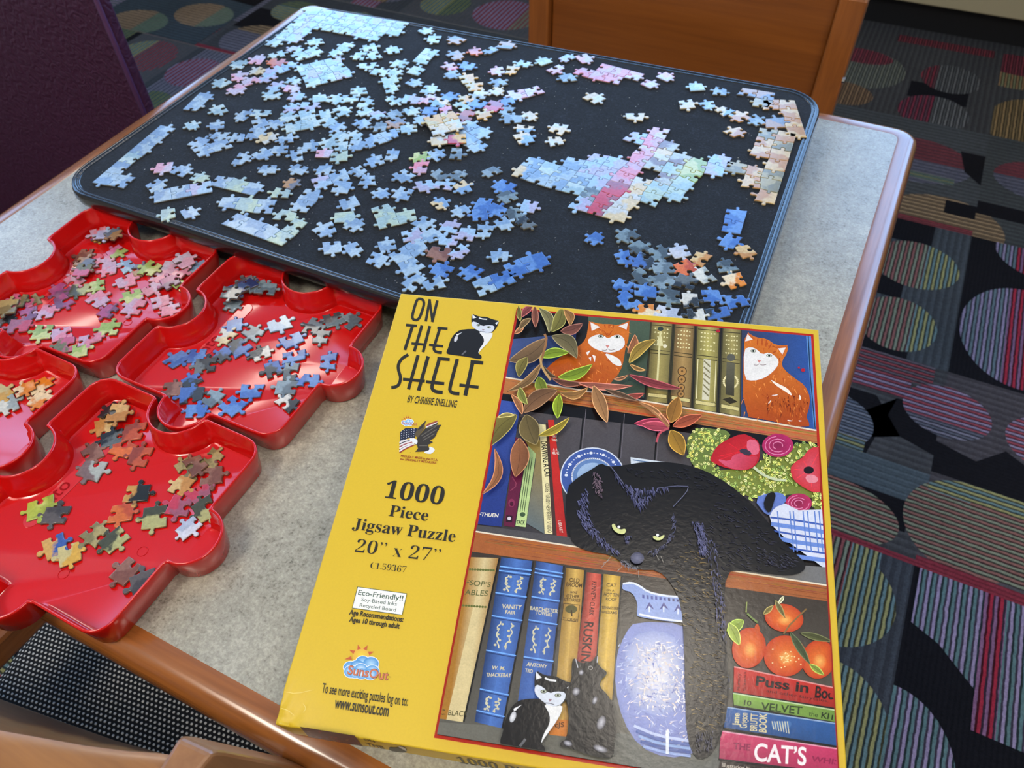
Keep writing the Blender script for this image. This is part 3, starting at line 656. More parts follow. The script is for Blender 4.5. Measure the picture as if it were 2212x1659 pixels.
def lone_outline(rnd, flat=False):
    h = PITCH / 2; j = lambda: rnd.uniform(-.13, .13) * PITCH
    ax, ay = rnd.uniform(.92, 1.18), rnd.uniform(.85, 1.05)
    C = [np.array([sx * h * ax + j(), sy * h * ay + j()]) for sx, sy in ((-1, -1), (1, -1), (1, 1), (-1, 1))]
    if flat: C[0][1] = C[1][1] = -h * ay
    ks = [rnd.choice((1, 1, -1)) for _ in range(4)]
    if sum(ks) >= 4: ks[rnd.randrange(4)] = -1
    if sum(ks) <= -2: ks[0] = ks[2] = 1
    if flat: ks[0] = 0
    out = []
    for i in range(4): out += side(C[i], C[(i + 1) % 4], edge_curve(rnd, ks[i], 1.12))
    return out
LIB = [piece_mesh('jigsaw_piece', lone_outline(rp)) for _ in range(26)]
LIBF = [piece_mesh('jigsaw_piece', lone_outline(rp, True)) for _ in range(6)]
CC = {  # code: (main tone, second tone, words)
 'a': ((146, 178, 194), (176, 200, 206), 'sky blue'), 'b': ((124, 156, 192), (156, 182, 204), 'light blue'), 'g': ((150, 178, 184), (168, 190, 176), 'pale grey green'),
 'l': ((168, 170, 204), (152, 184, 214), 'pale lilac'), 'p': ((204, 160, 184), (190, 184, 208), 'pale pink'), 'P': ((206, 128, 148), (190, 156, 180), 'rose pink'),
 'c': ((206, 190, 152), (190, 196, 196), 'cream'), 'C': ((206, 190, 152), (120, 156, 196), 'cream and blue'), 'y': ((204, 160, 66), (190, 176, 120), 'golden yellow'), 'Y': ((206, 166, 74), (180, 60, 84), 'yellow and red'),
 't': ((164, 128, 92), (104, 112, 130), 'tan and slate'), 'T': ((184, 132, 70), (206, 176, 120), 'tan orange'), 's': ((92, 108, 120), (128, 148, 160), 'slate grey'), 'S': ((66, 78, 86), (112, 132, 142), 'dark slate'),
 'k': ((34, 38, 44), (96, 104, 108), 'black'), 'K': ((44, 52, 62), (66, 104, 174), 'black and blue'), 'B': ((62, 104, 176), (92, 134, 196), 'bright blue'), 'i': ((48, 58, 104), (70, 92, 140), 'indigo'),
 'r': ((188, 60, 84), (150, 84, 104), 'red'), 'o': ((206, 104, 48), (180, 76, 44), 'orange'), 'O': ((214, 130, 40), (226, 206, 170), 'ginger and white'), 'w': ((206, 206, 196), (150, 160, 160), 'white and grey'),
 'W': ((210, 208, 200), (44, 48, 52), 'white and black'), 'm': ((156, 74, 118), (112, 70, 104), 'mauve'), 'M': ((190, 92, 124), (104, 104, 70), 'pink and olive'), 'v': ((146, 170, 90), (188, 196, 128), 'leaf green'),
 'V': ((162, 184, 104), (200, 110, 150), 'green and pink'), 'n': ((116, 74, 62), (138, 98, 84), 'brown'), 'R': ((176, 80, 48), (140, 62, 44), 'rust red'), 'e': ((124, 116, 78), (164, 150, 100), 'olive'), 'E': ((70, 72, 54), (168, 166, 110), 'dark olive'),
 'z': ((30, 30, 26), (190, 140, 70), 'black and tan'), 'x': ((70, 66, 66), (90, 84, 82), 'charcoal'), 'q': ((198, 202, 214), (170, 180, 200), 'silvery white'), 'u': ((62, 92, 160), (200, 156, 84), 'blue and gold'), 'L': ((176, 190, 74), (150, 166, 66), 'lime green'), 'd': ((170, 176, 170), (120, 100, 100), 'grey and cream')}
A_ = (380, 60, 3.1725); B_ = (760, 0, 3.1725); C_ = (380, 250, 3.1725); D_ = (720, 200, 3.1725); E_ = (640, 400, 3.1725); F_ = (940, 360, 3.173); G_ = (1220, 440, 3.024); H_ = (1100, 250, 2.54); Q2 = (740, 0, 2.989); Q3 = (1472, 0, 2.989); Q1 = (0, 0, 2.989)
ONMAT = [
 (A_, "435 257 a;565 222 p*;700 205 a;712 250 o;820 160 l;962 100 a;560 298 c;560 358 p;430 340 p;318 382 a*;412 425 p;640 322 l;680 410 l;655 462 a;830 368 a;800 412 p;832 472 l;990 492 a*;1130 490 a;1215 465 a;1095 195 a;1170 135 a;290 565 a;110 670 a;280 672 b;476 604 b;572 585 a;605 660 b;705 655 b;798 612 a;815 558 l;897 560 l;975 608 a;1000 668 a;1068 690 b;1145 575 a;545 725 b;425 757 b;165 795 b;295 770 b;655 760 c;725 765 b;445 905 b;610 862 b;702 838 b;862 862 b;945 828 b;1025 848 p*;1112 852 g;1098 790 a;1168 758 a"),
 (B_, "120 330 a;275 347 a;45 390 a;150 388 a;105 455 a;320 450 a;200 500 a;278 505 a;265 545 g;265 600 a;440 490 a*;425 570 b*;530 615 a;285 695 a;430 688 l;522 690 p;75 710 a;20 650 a;105 768 a;190 790 l;285 803 s;308 842 t;240 885 s;72 850 b;400 765 a*;412 858 a;530 850 l;505 215 a*;560 270 a;715 275 t*;935 350 s*;858 355 o;1060 318 t*;710 385 t;795 455 B;690 515 s;680 470 P;790 545 y;840 602 y;1005 572 s;990 630 c;1025 488 p;1085 480 y;1170 450 a;700 686 B;612 702 C;762 738 g;765 690 y;850 662 w;858 722 B;935 735 r;1060 705 B;1045 770 s;1100 800 s;1190 803 c;585 768 B;640 792 P;815 800 R;870 790 y;1180 912 C"),
 (Q1, "1060 1085 p*;1180 1105 b;1285 1150 g;1010 1205 b;1085 1385 g;1225 1375 b*"),
 (C_, "720 528 g;792 468 t;630 370 b;840 370 b;1030 385 b;1225 420 b;1190 600 b*;1195 730 b;1020 790 b;1075 905 b;1215 915 b;765 700 g"),
 (D_, "200 335 b;95 310 a;30 345 a;290 470 b;400 432 b*;620 448 v;600 510 P;700 432 b;815 425 s;745 570 s*;840 570 s;490 572 b;195 582 b;1085 548 s*;1170 650 B;1180 710 S;655 640 l;740 645 l;880 655 C;320 692 b;485 700 b;730 765 C;885 820 b;1050 815 B;1045 800 B;1150 840 B;1125 910 b;1250 840 S;50 625 b"),
 (E_, "365 250 g*;815 250 b;830 345 l;940 365 b;1035 350 l;600 505 b;635 430 b;1000 465 n;1110 462 l;830 668 b;945 660 b;990 605 B;1190 600 B;1090 320 l;1150 315 l"),
 (F_, "440 622 b;285 440 b;600 300 l;580 360 k"),
 (G_, "190 235 B;415 225 S;470 285 S;440 370 B;535 385 K;630 345 S;640 405 s;735 335 q;755 405 o;845 372 T;895 480 w;545 495 S;645 525 s;395 555 B;440 610 B;485 580 B;765 530 k;740 590 S;815 645 W;860 690 W;925 630 B;950 700 K;1110 640 B;1060 420 S;1100 490 O;1100 240 B;1165 300 T;530 702 O;650 715 q"),
 (H_, "80 110 C;270 72 c;255 142 c;690 8 c"),
 (Q2, "1450 380 l*;1560 385 p*;1300 398 g*;1370 450 p;1450 508 s;2090 500 p*;1980 545 p*;1625 640 c"),
 (Q3, "100 565 a*;250 595 s;35 680 c;190 690 b;250 710 C;378 758 T;465 778 s;350 858 T")]
T1_ = (0, 420, 4.254); T2_ = (220, 520, 3.456); T3_ = (0, 780, 3.568)
INTRAY = [('T1', T1_, "850 310 y;985 312 m;930 350 P;1030 380 l;1150 350 t;1060 490 V;960 600 P;690 610 n;740 650 t;1060 675 P;1240 615 b;1370 612 t;1240 755 P;1320 690 v;1440 745 P;1600 605 p;1650 670 P;1750 620 p;1800 640 b;1610 760 m;1625 830 v;1430 850 P;560 755 P;530 840 m;700 760 M;720 862 E;850 850 v;580 940 m;310 850 M;120 965 M;40 1010 e;60 1125 k;300 1065 m;420 1080 P;150 1210 r;900 970 P;1000 1080 m;1230 945 v;1240 1025 P;1490 990 P;1565 1050 P;990 1250 v;450 1285 v;545 1320 P;620 1372 M;790 1350 P;690 1400 v"),
 ('T2', T2_, "1070 245 S;1150 250 S;1190 305 s;1270 345 s;930 370 i;920 465 s;990 385 S;1085 330 i;1740 550 S;1810 590 s;1325 625 b;990 640 B;880 705 c;1135 690 s;1590 650 S;1625 715 S;1420 745 B;580 790 B;690 880 B;745 945 k;905 855 K;1020 800 K;1190 845 W;1430 860 B;1300 960 K;1410 975 S;1690 905 B;640 1065 K;665 1140 K;815 1185 s;720 1265 B;990 1230 B;1120 1135 B;1385 1110 s;1390 1195 W;1550 1045 B;590 1080 n"),
 ('T3', T3_, "850 310 z;950 330 k;1030 305 T;880 490 T;845 560 k;920 625 o;1085 560 R;1125 690 R;775 650 n;720 780 d;1470 640 e;1710 640 e;1480 745 n;1420 890 T;1620 875 n;330 1060 L;390 1155 x;430 1430 u;540 1490 y;760 1330 e;870 1370 E;1040 1040 z;960 1150 o;1200 1200 E;1390 1110 r;1530 1050 r;1490 1260 q;1640 1175 E;1010 1640 n;1085 1690 x"),
 ('T4', T3_, "340 80 O;235 155 O;8 120 c;90 320 w;300 310 O;10 232 y")]
LM = [((700, 60), 'the assembled sky corner'), ((690, 170), 'the joined pale patch'), ((1360, 380), 'the big striped assembled patch'), ((1690, 300), 'the assembled brown border'), ((280, 340), 'the joined blue side border'),
      ((530, 490), 'the joined cloud border pieces'), ((1050, 280), 'the joined blue flower patch'), ((950, 300), 'the joined yellow pieces'), ((910, 480), 'the joined pale trio'), ((1050, 640), 'the yellow puzzle box'), ((1500, 640), 'the yellow puzzle box corner'), ((1330, 150), 'the joined pink border'), ((450, 300), 'the joined blue pair'), ((410, 215), 'the joined side pair'), ((920, 110), 'the joined edge pair')]
TRAYNAME = {'T1': 'in the red tray of flower pieces', 'T2': 'in the red tray of blue pieces', 'T3': 'in the red tray overhanging the table edge', 'T4': 'in the red tray of ginger pieces'}
PL = []
for (ox, oy, s), txt in ONMAT:
    for it in txt.split(';'):
        x, y, c = it.split(); PL.append(dict(px=(ox + float(x) / s, oy + float(y) / s), c=c[0], flat='*' in c, where='mat', z=MZ))
for key, (ox, oy, s), txt in INTRAY:
    for it in txt.split(';'):
        x, y, c = it.split(); PL.append(dict(px=(ox + float(x) / s, oy + float(y) / s), c=c[0], flat='*' in c, where=key, z=TFZ))
for q in PL: q['p'] = on_z(q['px'], q['z'] + PT * .5)[:2].copy(); q['p0'] = q['p'].copy()
def clamp_tray(q):
    cx_, cy_, an = TR[q['where']]; c = np.array([cx_ * U, cy_ * U]); a = math.radians(an); u_ = np.array([math.cos(a), math.sin(a)]); v_ = np.array([-math.sin(a), math.cos(a)])
    d = q['p'] - c; x, y = d @ u_, d @ v_; lim = TS_ / 2 - .020
    if abs(y) < .012 and x > 0: x = min(x, lim + .016)
    else: x = max(-lim, min(lim, x))
    if not (abs(x) < .012 and y < 0): y = max(-lim, min(lim, y))
    nr = .145 * TS_ + .021                          # keep out of the notches
    for nx, ny in ((0, TS_ / 2), (-TS_ / 2, 0)):
        e = np.array([x - nx, y - ny]); L_ = np.linalg.norm(e)
        if L_ < nr: e = e / max(L_, 1e-6) * nr; x, y = nx + e[0], ny + e[1]
    q['p'] = c + u_ * x + v_ * y
# ---- joined sections first, so that loose pieces can keep clear of them
def in_poly(p, poly):
    c = False
    for i in range(len(poly)):
        (x1, y1), (x2, y2) = poly[i - 1], poly[i]
        if (y1 > p[1]) != (y2 > p[1]) and p[0] < (x2 - x1) * (p[1] - y1) / (y2 - y1) + x1: c = not c
    return c
def to_px(P):
    c = RW.T @ (np.array(P) - CAM); return (W / 2 + FOC * c[0] / -c[2], H / 2 - FOC * c[1] / -c[2])
BUSY = []
def section(label, origin_px, dir_px, cells=None, poly=None, holes=(), flats='', color=None, group=None, seed=0, pitch=PITCH, z=MZ, name='joined_section'):
    """cells (i,j) on a grid whose i axis runs from origin_px towards dir_px; flats: cell sides that are puzzle border"""
    rnd = random.Random(1000 + seed)
    o = on_z(origin_px, z)[:2]; e = on_z(dir_px, z)[:2] - o; e /= np.linalg.norm(e); f = np.array([-e[1], e[0]])
    if poly is not None:
        Pw = [on_z(p, z)[:2] for p in poly]; hw = [[on_z(p, z)[:2] for p in h] for h in holes]; cells = []
        for i in range(-30, 31):
            for j in range(-30, 31):
                c = o + e * (i + .5) * pitch + f * (j + .5) * pitch
                t5 = [c] + [c + e * a * pitch * .36 + f * b * pitch * .36 for a, b in ((1, 1), (-1, 1), (-1, -1), (1, -1))]
                if sum(in_poly(k, Pw) for k in t5) >= 3 and not any(in_poly(c, h) for h in hw): cells.append((i, j))
    cs = set(cells); node = {}
    flat_lines = set(flats)
    def nd(i, j):
        if (i, j) not in node:
            jx, jy = rnd.uniform(-.12, .12), rnd.uniform(-.12, .12)
            jn = min(c[1] for c in cs); jm = max(c[1] for c in cs) + 1; im = max(c[0] for c in cs) + 1; i0 = min(c[0] for c in cs)
            if 'b' in flat_lines and j == jn: jy = 0
            if 't' in flat_lines and j == jm: jy = 0
            if 'r' in flat_lines and i == im: jx = 0
            if 'l' in flat_lines and i == i0: jx = 0
            node[(i, j)] = np.array([(i + jx) * pitch, (j + jy) * pitch])
        return node[(i, j)]
    jn = min(c[1] for c in cs); jm = max(c[1] for c in cs) + 1; im = max(c[0] for c in cs) + 1; i0 = min(c[0] for c in cs)
    edges = {}
    def ed(A, B):
        if (B, A) in edges: return rev(edges[(B, A)])
        if (A, B) not in edges:
            k = rnd.choice((1, -1))
            if ('b' in flat_lines and A[1] == B[1] == jn) or ('t' in flat_lines and A[1] == B[1] == jm) or ('r' in flat_lines and A[0] == B[0] == im) or ('l' in flat_lines and A[0] == B[0] == i0): k = 0
            edges[(A, B)] = edge_curve(rnd, k)
        return edges[(A, B)]
    cen = np.mean([(i + .5, j + .5) for i, j in cs], 0) * pitch
    base = o + e * cen[0] + f * cen[1]
    par = empty(name, (base[0], base[1], z + .0001), (0, 0, math.atan2(e[1], e[0]))); tag(par, label, 'puzzle section', group)
    for (i, j) in sorted(cs):
        K4 = [(i, j), (i + 1, j), (i + 1, j + 1), (i, j + 1)]; out = []
        cc = (np.array([i + .5, j + .5])) * pitch
        for q in range(4): out += side(nd(*K4[q]) - cc, nd(*K4[(q + 1) % 4]) - cc, ed(K4[q], K4[(q + 1) % 4]))
        ob = link('jigsaw_piece', piece_mesh('jigsaw_piece', out, .00010), par, loc=(cc[0] - cen[0], cc[1] - cen[1], 0))
        wp = o + e * cc[0] + f * cc[1]; px_ = to_px((wp[0], wp[1], z)); code = color(px_, rnd) if callable(color) else rnd.choice(color)
        ob.color = (*s2l(CC[code][0]), 1); ob['tone'] = [*s2l(CC[code][1]), 1.0]
        BUSY.append(wp)
    return par
def bird(px_, rnd):
    x, y = px_
    t = (x - 1265) - (455 - y) * .86                # across the stripes, measured from the red spine
    if x < 1270 and y < 430 and x + (y - 330) * .3 < 1330: return rnd.choice('bbaC')
    if t < 8: return 'l' if y < 400 else rnd.choice('ls')
    if t < 34: return rnd.choice('rrP') if y > 330 else rnd.choice('Prp')
    if t < 58: return rnd.choice('dlp')
    if t < 92: return rnd.choice('ccy') if y > 380 else rnd.choice('cgd')
    if t < 130: return rnd.choice('gdg')
    if t < 175: return rnd.choice('vgv')
    return rnd.choice('mlls')
section('large striped assembled patch with red, cream and green book spines and blue plate', (1265, 460), (1375, 325),
        poly=[(H_[0] + x / H_[2], H_[1] + y / H_[2]) for x, y in ((35, 300), (140, 215), (165, 262), (240, 255), (390, 240), (560, 240), (610, 250), (690, 180), (675, 95), (720, 75), (860, 75), (905, 130), (950, 210), (935, 262), (985, 268), (985, 235), (1080, 225), (1165, 240), (1220, 310), (1160, 345), (1080, 340), (1020, 420), (960, 480), (890, 475), (740, 490), (700, 450), (640, 540), (530, 565), (410, 545), (340, 490), (430, 440), (430, 400), (380, 405), (320, 425), (260, 430), (190, 370), (110, 350))],
        holes=[[(H_[0] + x / H_[2], H_[1] + y / H_[2]) for x, y in ((685, 300), (720, 290), (800, 320), (790, 340), (690, 335))]], color=bird, seed=1)
section('assembled corner of pale sky pieces with two straight borders', (672, 18), (876, 51), poly=[(672, 17), (773, 32), (876, 51), (869, 74), (815, 84), (725, 75), (717, 62), (700, 64), (672, 71), (658, 68), (650, 86), (620, 98), (590, 105), (563, 108)], color='aaaalg', flats='t', seed=2)
section('joined blue side border of six pieces in a straight strip', (203, 395), (352, 270), cells=[(i, -1) for i in range(6)] + [(0, -2)], flats='t', color='bbba', seed=3)
section('joined pale blue side pair with straight edge', (397, 238), (448, 188), cells=[(0, -1), (1, -1)], flats='t', color='ab', seed=4)
section('joined blue cloud border of four pieces', (452, 402), (575, 432), cells=[(0, 0), (1, 0), (2, 0)], flats='b', color='gbg', seed=5)
section('joined cream and blue cloud border beside the red tray', (480, 487), (615, 536), cells=[(0, 0), (1, 0), (2, 0), (3, 0), (3, 1)], flats='b', color='gbgb', seed=6)
section('joined pair of pale lilac cloud border pieces', (330, 442), (455, 418), cells=[(0, 0), (1, 0), (2, 0)], flats='b', color='lb', seed=7)
section('joined row of three blue cloud pieces', (470, 452), (588, 463), cells=[(0, 0), (1, 0), (2, 0)], color='gbb', seed=8)
section('joined patch of pale sky pieces surrounded by loose ones', (664, 192), (745, 172), cells=[(i, j) for i in range(3) for j in range(3)], color='aaal', seed=9)
section('joined pale sky pair lying beside the joined sky patch', (645, 136), (705, 112), cells=[(0, 0), (1, 0)], color='a', seed=10)
section('joined pale blue edge pair with a long slanted border', (890, 136), (930, 96), cells=[(0, -1), (1, -1)], flats='t', color='a', seed=11)
section('joined lilac and pale blue pair near the cream piece', (585, 166), (630, 152), cells=[(0, 0), (1, 0)], color='lb', seed=12)
section('joined light blue pair with a centre knob', (428, 345), (470, 330), cells=[(0, 0), (1, 0)], color='b', seed=13)
section('joined pale blue trio in a stepped row', (618, 290), (668, 280), cells=[(0, 0), (1, 0), (1, 1)], color='a', seed=14)
section('joined pair of long pale blue pieces', (800, 322), (862, 300), cells=[(0, 0), (1, 0)], color='b', seed=15)
section('joined pair of light blue pieces with printed wisps', (684, 412), (750, 390), cells=[(0, 0), (1, 0)], color='bl', seed=16)
section('joined upright pair of light blue pieces', (664, 462), (690, 424), cells=[(0, 0), (1, 0)], color='b', seed=17)
section('joined pale trio of cream and blue pieces', (822, 500), (885, 484), cells=[(0, 0), (1, 0), (0, 1)], color='gcg', seed=18)
section('joined light blue group of four beside the yellow box', (856, 575), (930, 540), cells=[(0, 0), (1, 0), (0, -1)], color='b', seed=19)
section('joined bright blue pair by the yellow box', (1104, 602), (1172, 580), cells=[(0, 0), (1, 0)], color='B', seed=20)
section('joined blue pair lying closest to the yellow box edge', (1034, 642), (1100, 618), cells=[(0, 0), (1, 0)], color='bB', seed=21)
section('joined blue flower patch of five pieces', (1005, 318), (1060, 290), cells=[(0, 0), (1, 0), (0, 1), (1, 1), (0, -1)], color='Bb', seed=22)
section('joined yellow and cream pieces with a red tip', (935, 296), (1000, 280), cells=[(0, 0), (1, 0), (0, 1), (1, 1)], color='cyY', seed=23, z=MZ + .0046)
section('joined yellow and red strip below the yellow pieces', (930, 318), (1000, 312), cells=[(0, 0), (1, 0)], color='cY', seed=24, z=MZ + .0023)
section('joined pink pair of flower pieces', (1108, 218), (1178, 205), cells=[(0, 0), (1, 0)], color='p', seed=25)
section('joined pink border of five pieces near the rim', (1302, 140), (1380, 160), cells=[(-1, -2), (0, -1), (1, -1), (2, -1), (0, -2), (1, -2)], flats='t', color='Ppp', seed=26)
section('joined slate and gold border trio by the rounded corner', (1600, 192), (1668, 203), cells=[(0, -1), (1, -1), (1, -2)], flats='t', color='te', seed=27)
section('assembled brown wood border with straight right edge, upper strip', (1742, 300), (1718, 226), cells=[(0, 0), (1, 0), (2, 0), (3, 0), (1, 1), (3, 1)], flats='b', color='TTt', seed=28)
section('assembled brown wood border with straight right edge, longer strip', (1672, 445), (1716, 306), cells=[(i, 0) for i in range(7)] + [(1, 1), (2, 1), (5, 1), (2, 2), (6, 1), (4, 1)], flats='b', color='TTTe', seed=29)
section('joined blue and cream pair with a straight slanted edge', (1598, 512), (1612, 465), cells=[(0, 0), (1, 0)], flats='b', color='Bu', seed=30)
# ---- loose pieces
for it in range(50):
    for a in range(len(PL)):
        qa = PL[a]
        for b in range(a + 1, len(PL)):
            qb = PL[b]
            if qa['where'] != qb['where']: continue
            d = qa['p'] - qb['p']; L_ = math.hypot(*d); mn = .0195 if qa['where'] == 'mat' else .0175
            if 1e-6 < L_ < mn: k = (mn - L_) * .25 / L_; qa['p'] = qa['p'] + d * k; qb['p'] = qb['p'] - d * k
        if qa['where'] == 'mat':
            for w in BUSY:
                d = qa['p'] - w; L_ = math.hypot(*d)
                if 1e-6 < L_ < .021: qa['p'] = qa['p'] + d * ((.021 - L_) * .5 / L_)
        d = qa['p'] - qa['p0']; L_ = math.hypot(*d); mx = .009
        if L_ > mx: qa['p'] = qa['p0'] + d * (mx / L_)
        if qa['where'] != 'mat': clamp_tray(qa)
placed = []; rp = random.Random(77)
for qi, q in enumerate(PL):
    lv = 0
    for (p2, w2, l2) in placed:
        if w2 == q['where'] and math.hypot(*(q['p'] - p2)) < .0160: lv = max(lv, l2 + 1)
    if q['where'] == 'mat' and any(math.hypot(*(q['p'] - w)) < .0165 for w in BUSY): lv = max(lv, 1)
    placed.append((q['p'], q['where'], lv))
    fl = q['flat']; me = rp.choice(LIBF if fl else LIB)
    ang = rp.uniform(0, 2 * math.pi)
    o = link('jigsaw_piece', me, loc=(q['p'][0], q['p'][1], q['z'] + .00012 + lv * (PT + .0002) + rp.uniform(0, .0001)), rot=(0, 0, ang)); o.scale = (.9, .9, 1)
    c1, c2, words = CC[q['c']]; jt = rp.uniform(.9, 1.1)
    o.color = (*[min(1, v * jt) for v in s2l(c1)], 1); o['tone'] = [*s2l(c2), 1.0]
    kind = 'border jigsaw piece' if fl else 'jigsaw piece'
    if q['where'] == 'mat':
        wx, wy = to_px((q['p'][0], q['p'][1], MZ)); nm = min(LM, key=lambda l: math.hypot(l[0][0] - wx, l[0][1] - wy))[1]
        pos = 'loose on the felt board near ' + nm
    else: pos = TRAYNAME[q['where']]
    if lv: pos = 'stacked ' + pos.replace('loose ', '')
    q['o'] = o; q['lab'] = f'{words} {kind} {pos}'; q['kind'] = kind; q['w'] = words; q['short'] = pos.replace('loose on the felt board ', '').replace('on the felt board ', ''); q['lv'] = lv

# labels: look-alikes are told apart by their nearest neighbours of another colour
from collections import Counter
art = lambda w: ('an ' if w[0] in 'aeiou' else 'a ') + w
def neigh(q):
    out = []
    for r in sorted((r for r in PL if r is not q and r['where'] == q['where'] and r['c'] != q['c']), key=lambda r: math.hypot(*(r['p'] - q['p']))):
        if math.hypot(*(r['p'] - q['p'])) < .06 and r['w'] not in out: out.append(r['w'])
    return out[:5]
def options(q):
    n = neigh(q); base = f"{q['w']} {q['kind']}"; place = 'on the felt board' if q['where'] == 'mat' else TRAYNAME[q['where']]
    if q['lv']: place = 'stacked ' + place
    for a in n: yield f"{base} {q['short']} beside {art(a)} one"
    for i in range(len(n)):
        for j in range(i + 1, len(n)): yield f"{base} {place} between {art(n[i])} and {art(n[j])} one"
cnt = Counter(q['lab'] for q in PL)
for rounds in range(3):
    used = Counter(q['lab'] for q in PL)
    for q in PL:
        if used[q['lab']] > 1:
            for c in options(q):
                if len(c.split()) <= 16 and used[c] == 0: used[q['lab']] -= 1; q['lab'] = c; used[c] += 1; break
for q in PL: tag(q['o'], q['lab'], 'jigsaw piece', 'loose jigsaw pieces ' + ('on the felt board' if q['where'] == 'mat' else TRAYNAME[q['where']]))

# ------------------------------------------------------------------ puzzle box
HB = .080                                           # lid height in camera units
kk = (1 - HB) / (1 - .067)
def bc(u_): v = np.array(u_, float); v = np.array([0, 0, 1.]) + kk * (v - np.array([0, 0, 1.])); return np.array([v[0] * U, v[1] * U, TZ + v[2] * U])
bNL, bNR, bFR, bFL = bc((-.39460, .11768, .067)), bc((.22075, .30510, .07474)), bc((.03401, .91437, .16777)), bc((-.58134, .72695, .16002))
bu = bNR - bNL; BWD = np.linalg.norm(bu); bu /= BWD
bv = bFL - bNL; bv -= bu * (bv @ bu); BLN = np.linalg.norm(bv); bv /= BLN
bn = np.cross(bu, bv); BH = HB * U - .0015
box = empty('puzzle_box', (0, 0, 0)); tag(box, 'yellow jigsaw puzzle box with cat picture lid propped against the felt board', 'puzzle box')
BM = Matrix([[bu[0], bv[0], bn[0], bNL[0]], [bu[1], bv[1], bn[1], bNL[1]], [bu[2], bv[2], bn[2], bNL[2]], [0, 0, 0, 1]])
box.matrix_world = BM @ Matrix.Translation((0, 0, -BH))          # local: x right, y away, z up from the lid's lower edge
def yellow_card(name, rgb):
    t = NT(name); c = s2l(rgb); n = t.noise(700, 3, .6); t.base(t.mix(n, tuple(v * .94 for v in c), tuple(min(1, v * 1.05) for v in c))); t.setv(Roughness=.42)
    t.b.inputs['Specular IOR Level'].default_value = .4; t.bump(t.noise(160, 3, .6), .06, .0008); return t.m
M_yel = yellow_card('yellow_printed_card', (214, 180, 40)); M_inner = plain('white_card', (214, 208, 190), .8, var=.05)
# lid: top grid with a dented near left corner, four skirts
rb = random.Random(3); NG = 40
def dent(x, y):
    r = math.hypot(x * 1.0, y * 1.15)
    k = max(0, 1 - r / .034)
    return -.0035 * k * k + (math.sin(x * 520 + y * 260) * math.cos(y * 430) * .0011) * min(1, max(0, 1 - r / .05)) * 1.4
m = MB(); gx = [BWD * (i / NG) ** 1.6 for i in range(NG + 1)]; gy = [BLN * (i / NG) ** 1.6 for i in range(NG + 1)]
V = [(x, y, BH + (dent(x, y) if x + y > 0 else -.0035)) for y in gy for x in gx]
F = [(j*(NG+1)+i, j*(NG+1)+i+1, (j+1)*(NG+1)+i+1, (j+1)*(NG+1)+i) for j in range(NG) for i in range(NG)]
m.add(V, F)
ringi = [i for i in range(NG + 1)] + [j * (NG + 1) + NG for j in range(1, NG + 1)] + [NG * (NG + 1) + i for i in range(NG - 1, -1, -1)] + [j * (NG + 1) for j in range(NG - 1, 0, -1)]
b0 = len(m.v)
for i in ringi: x, y, z = m.v[i]; m.v.append((x, y, 0.0))
for i in ringi: x, y, z = m.v[i]; cx_, cy_ = BWD / 2, BLN / 2; m.v.append((cx_ + (x - cx_) * .99, cy_ + (y - cy_) * .99, 0.0))
nr_ = len(ringi)
for k in range(nr_):
    l = (k + 1) % nr_; m.f.append((b0 + k, b0 + l, ringi[l], ringi[k])); m.f.append((b0 + nr_ + k, b0 + nr_ + l, b0 + l, b0 + k))
lid = m.build('lid', M_yel, box, bevel=.0014, seg=3); sharp(lid, 40)
m = MB(); m.box(.003, BWD - .003, .003, BLN - .003, -.0012, BH - .004); m.build('base', M_inner, box)

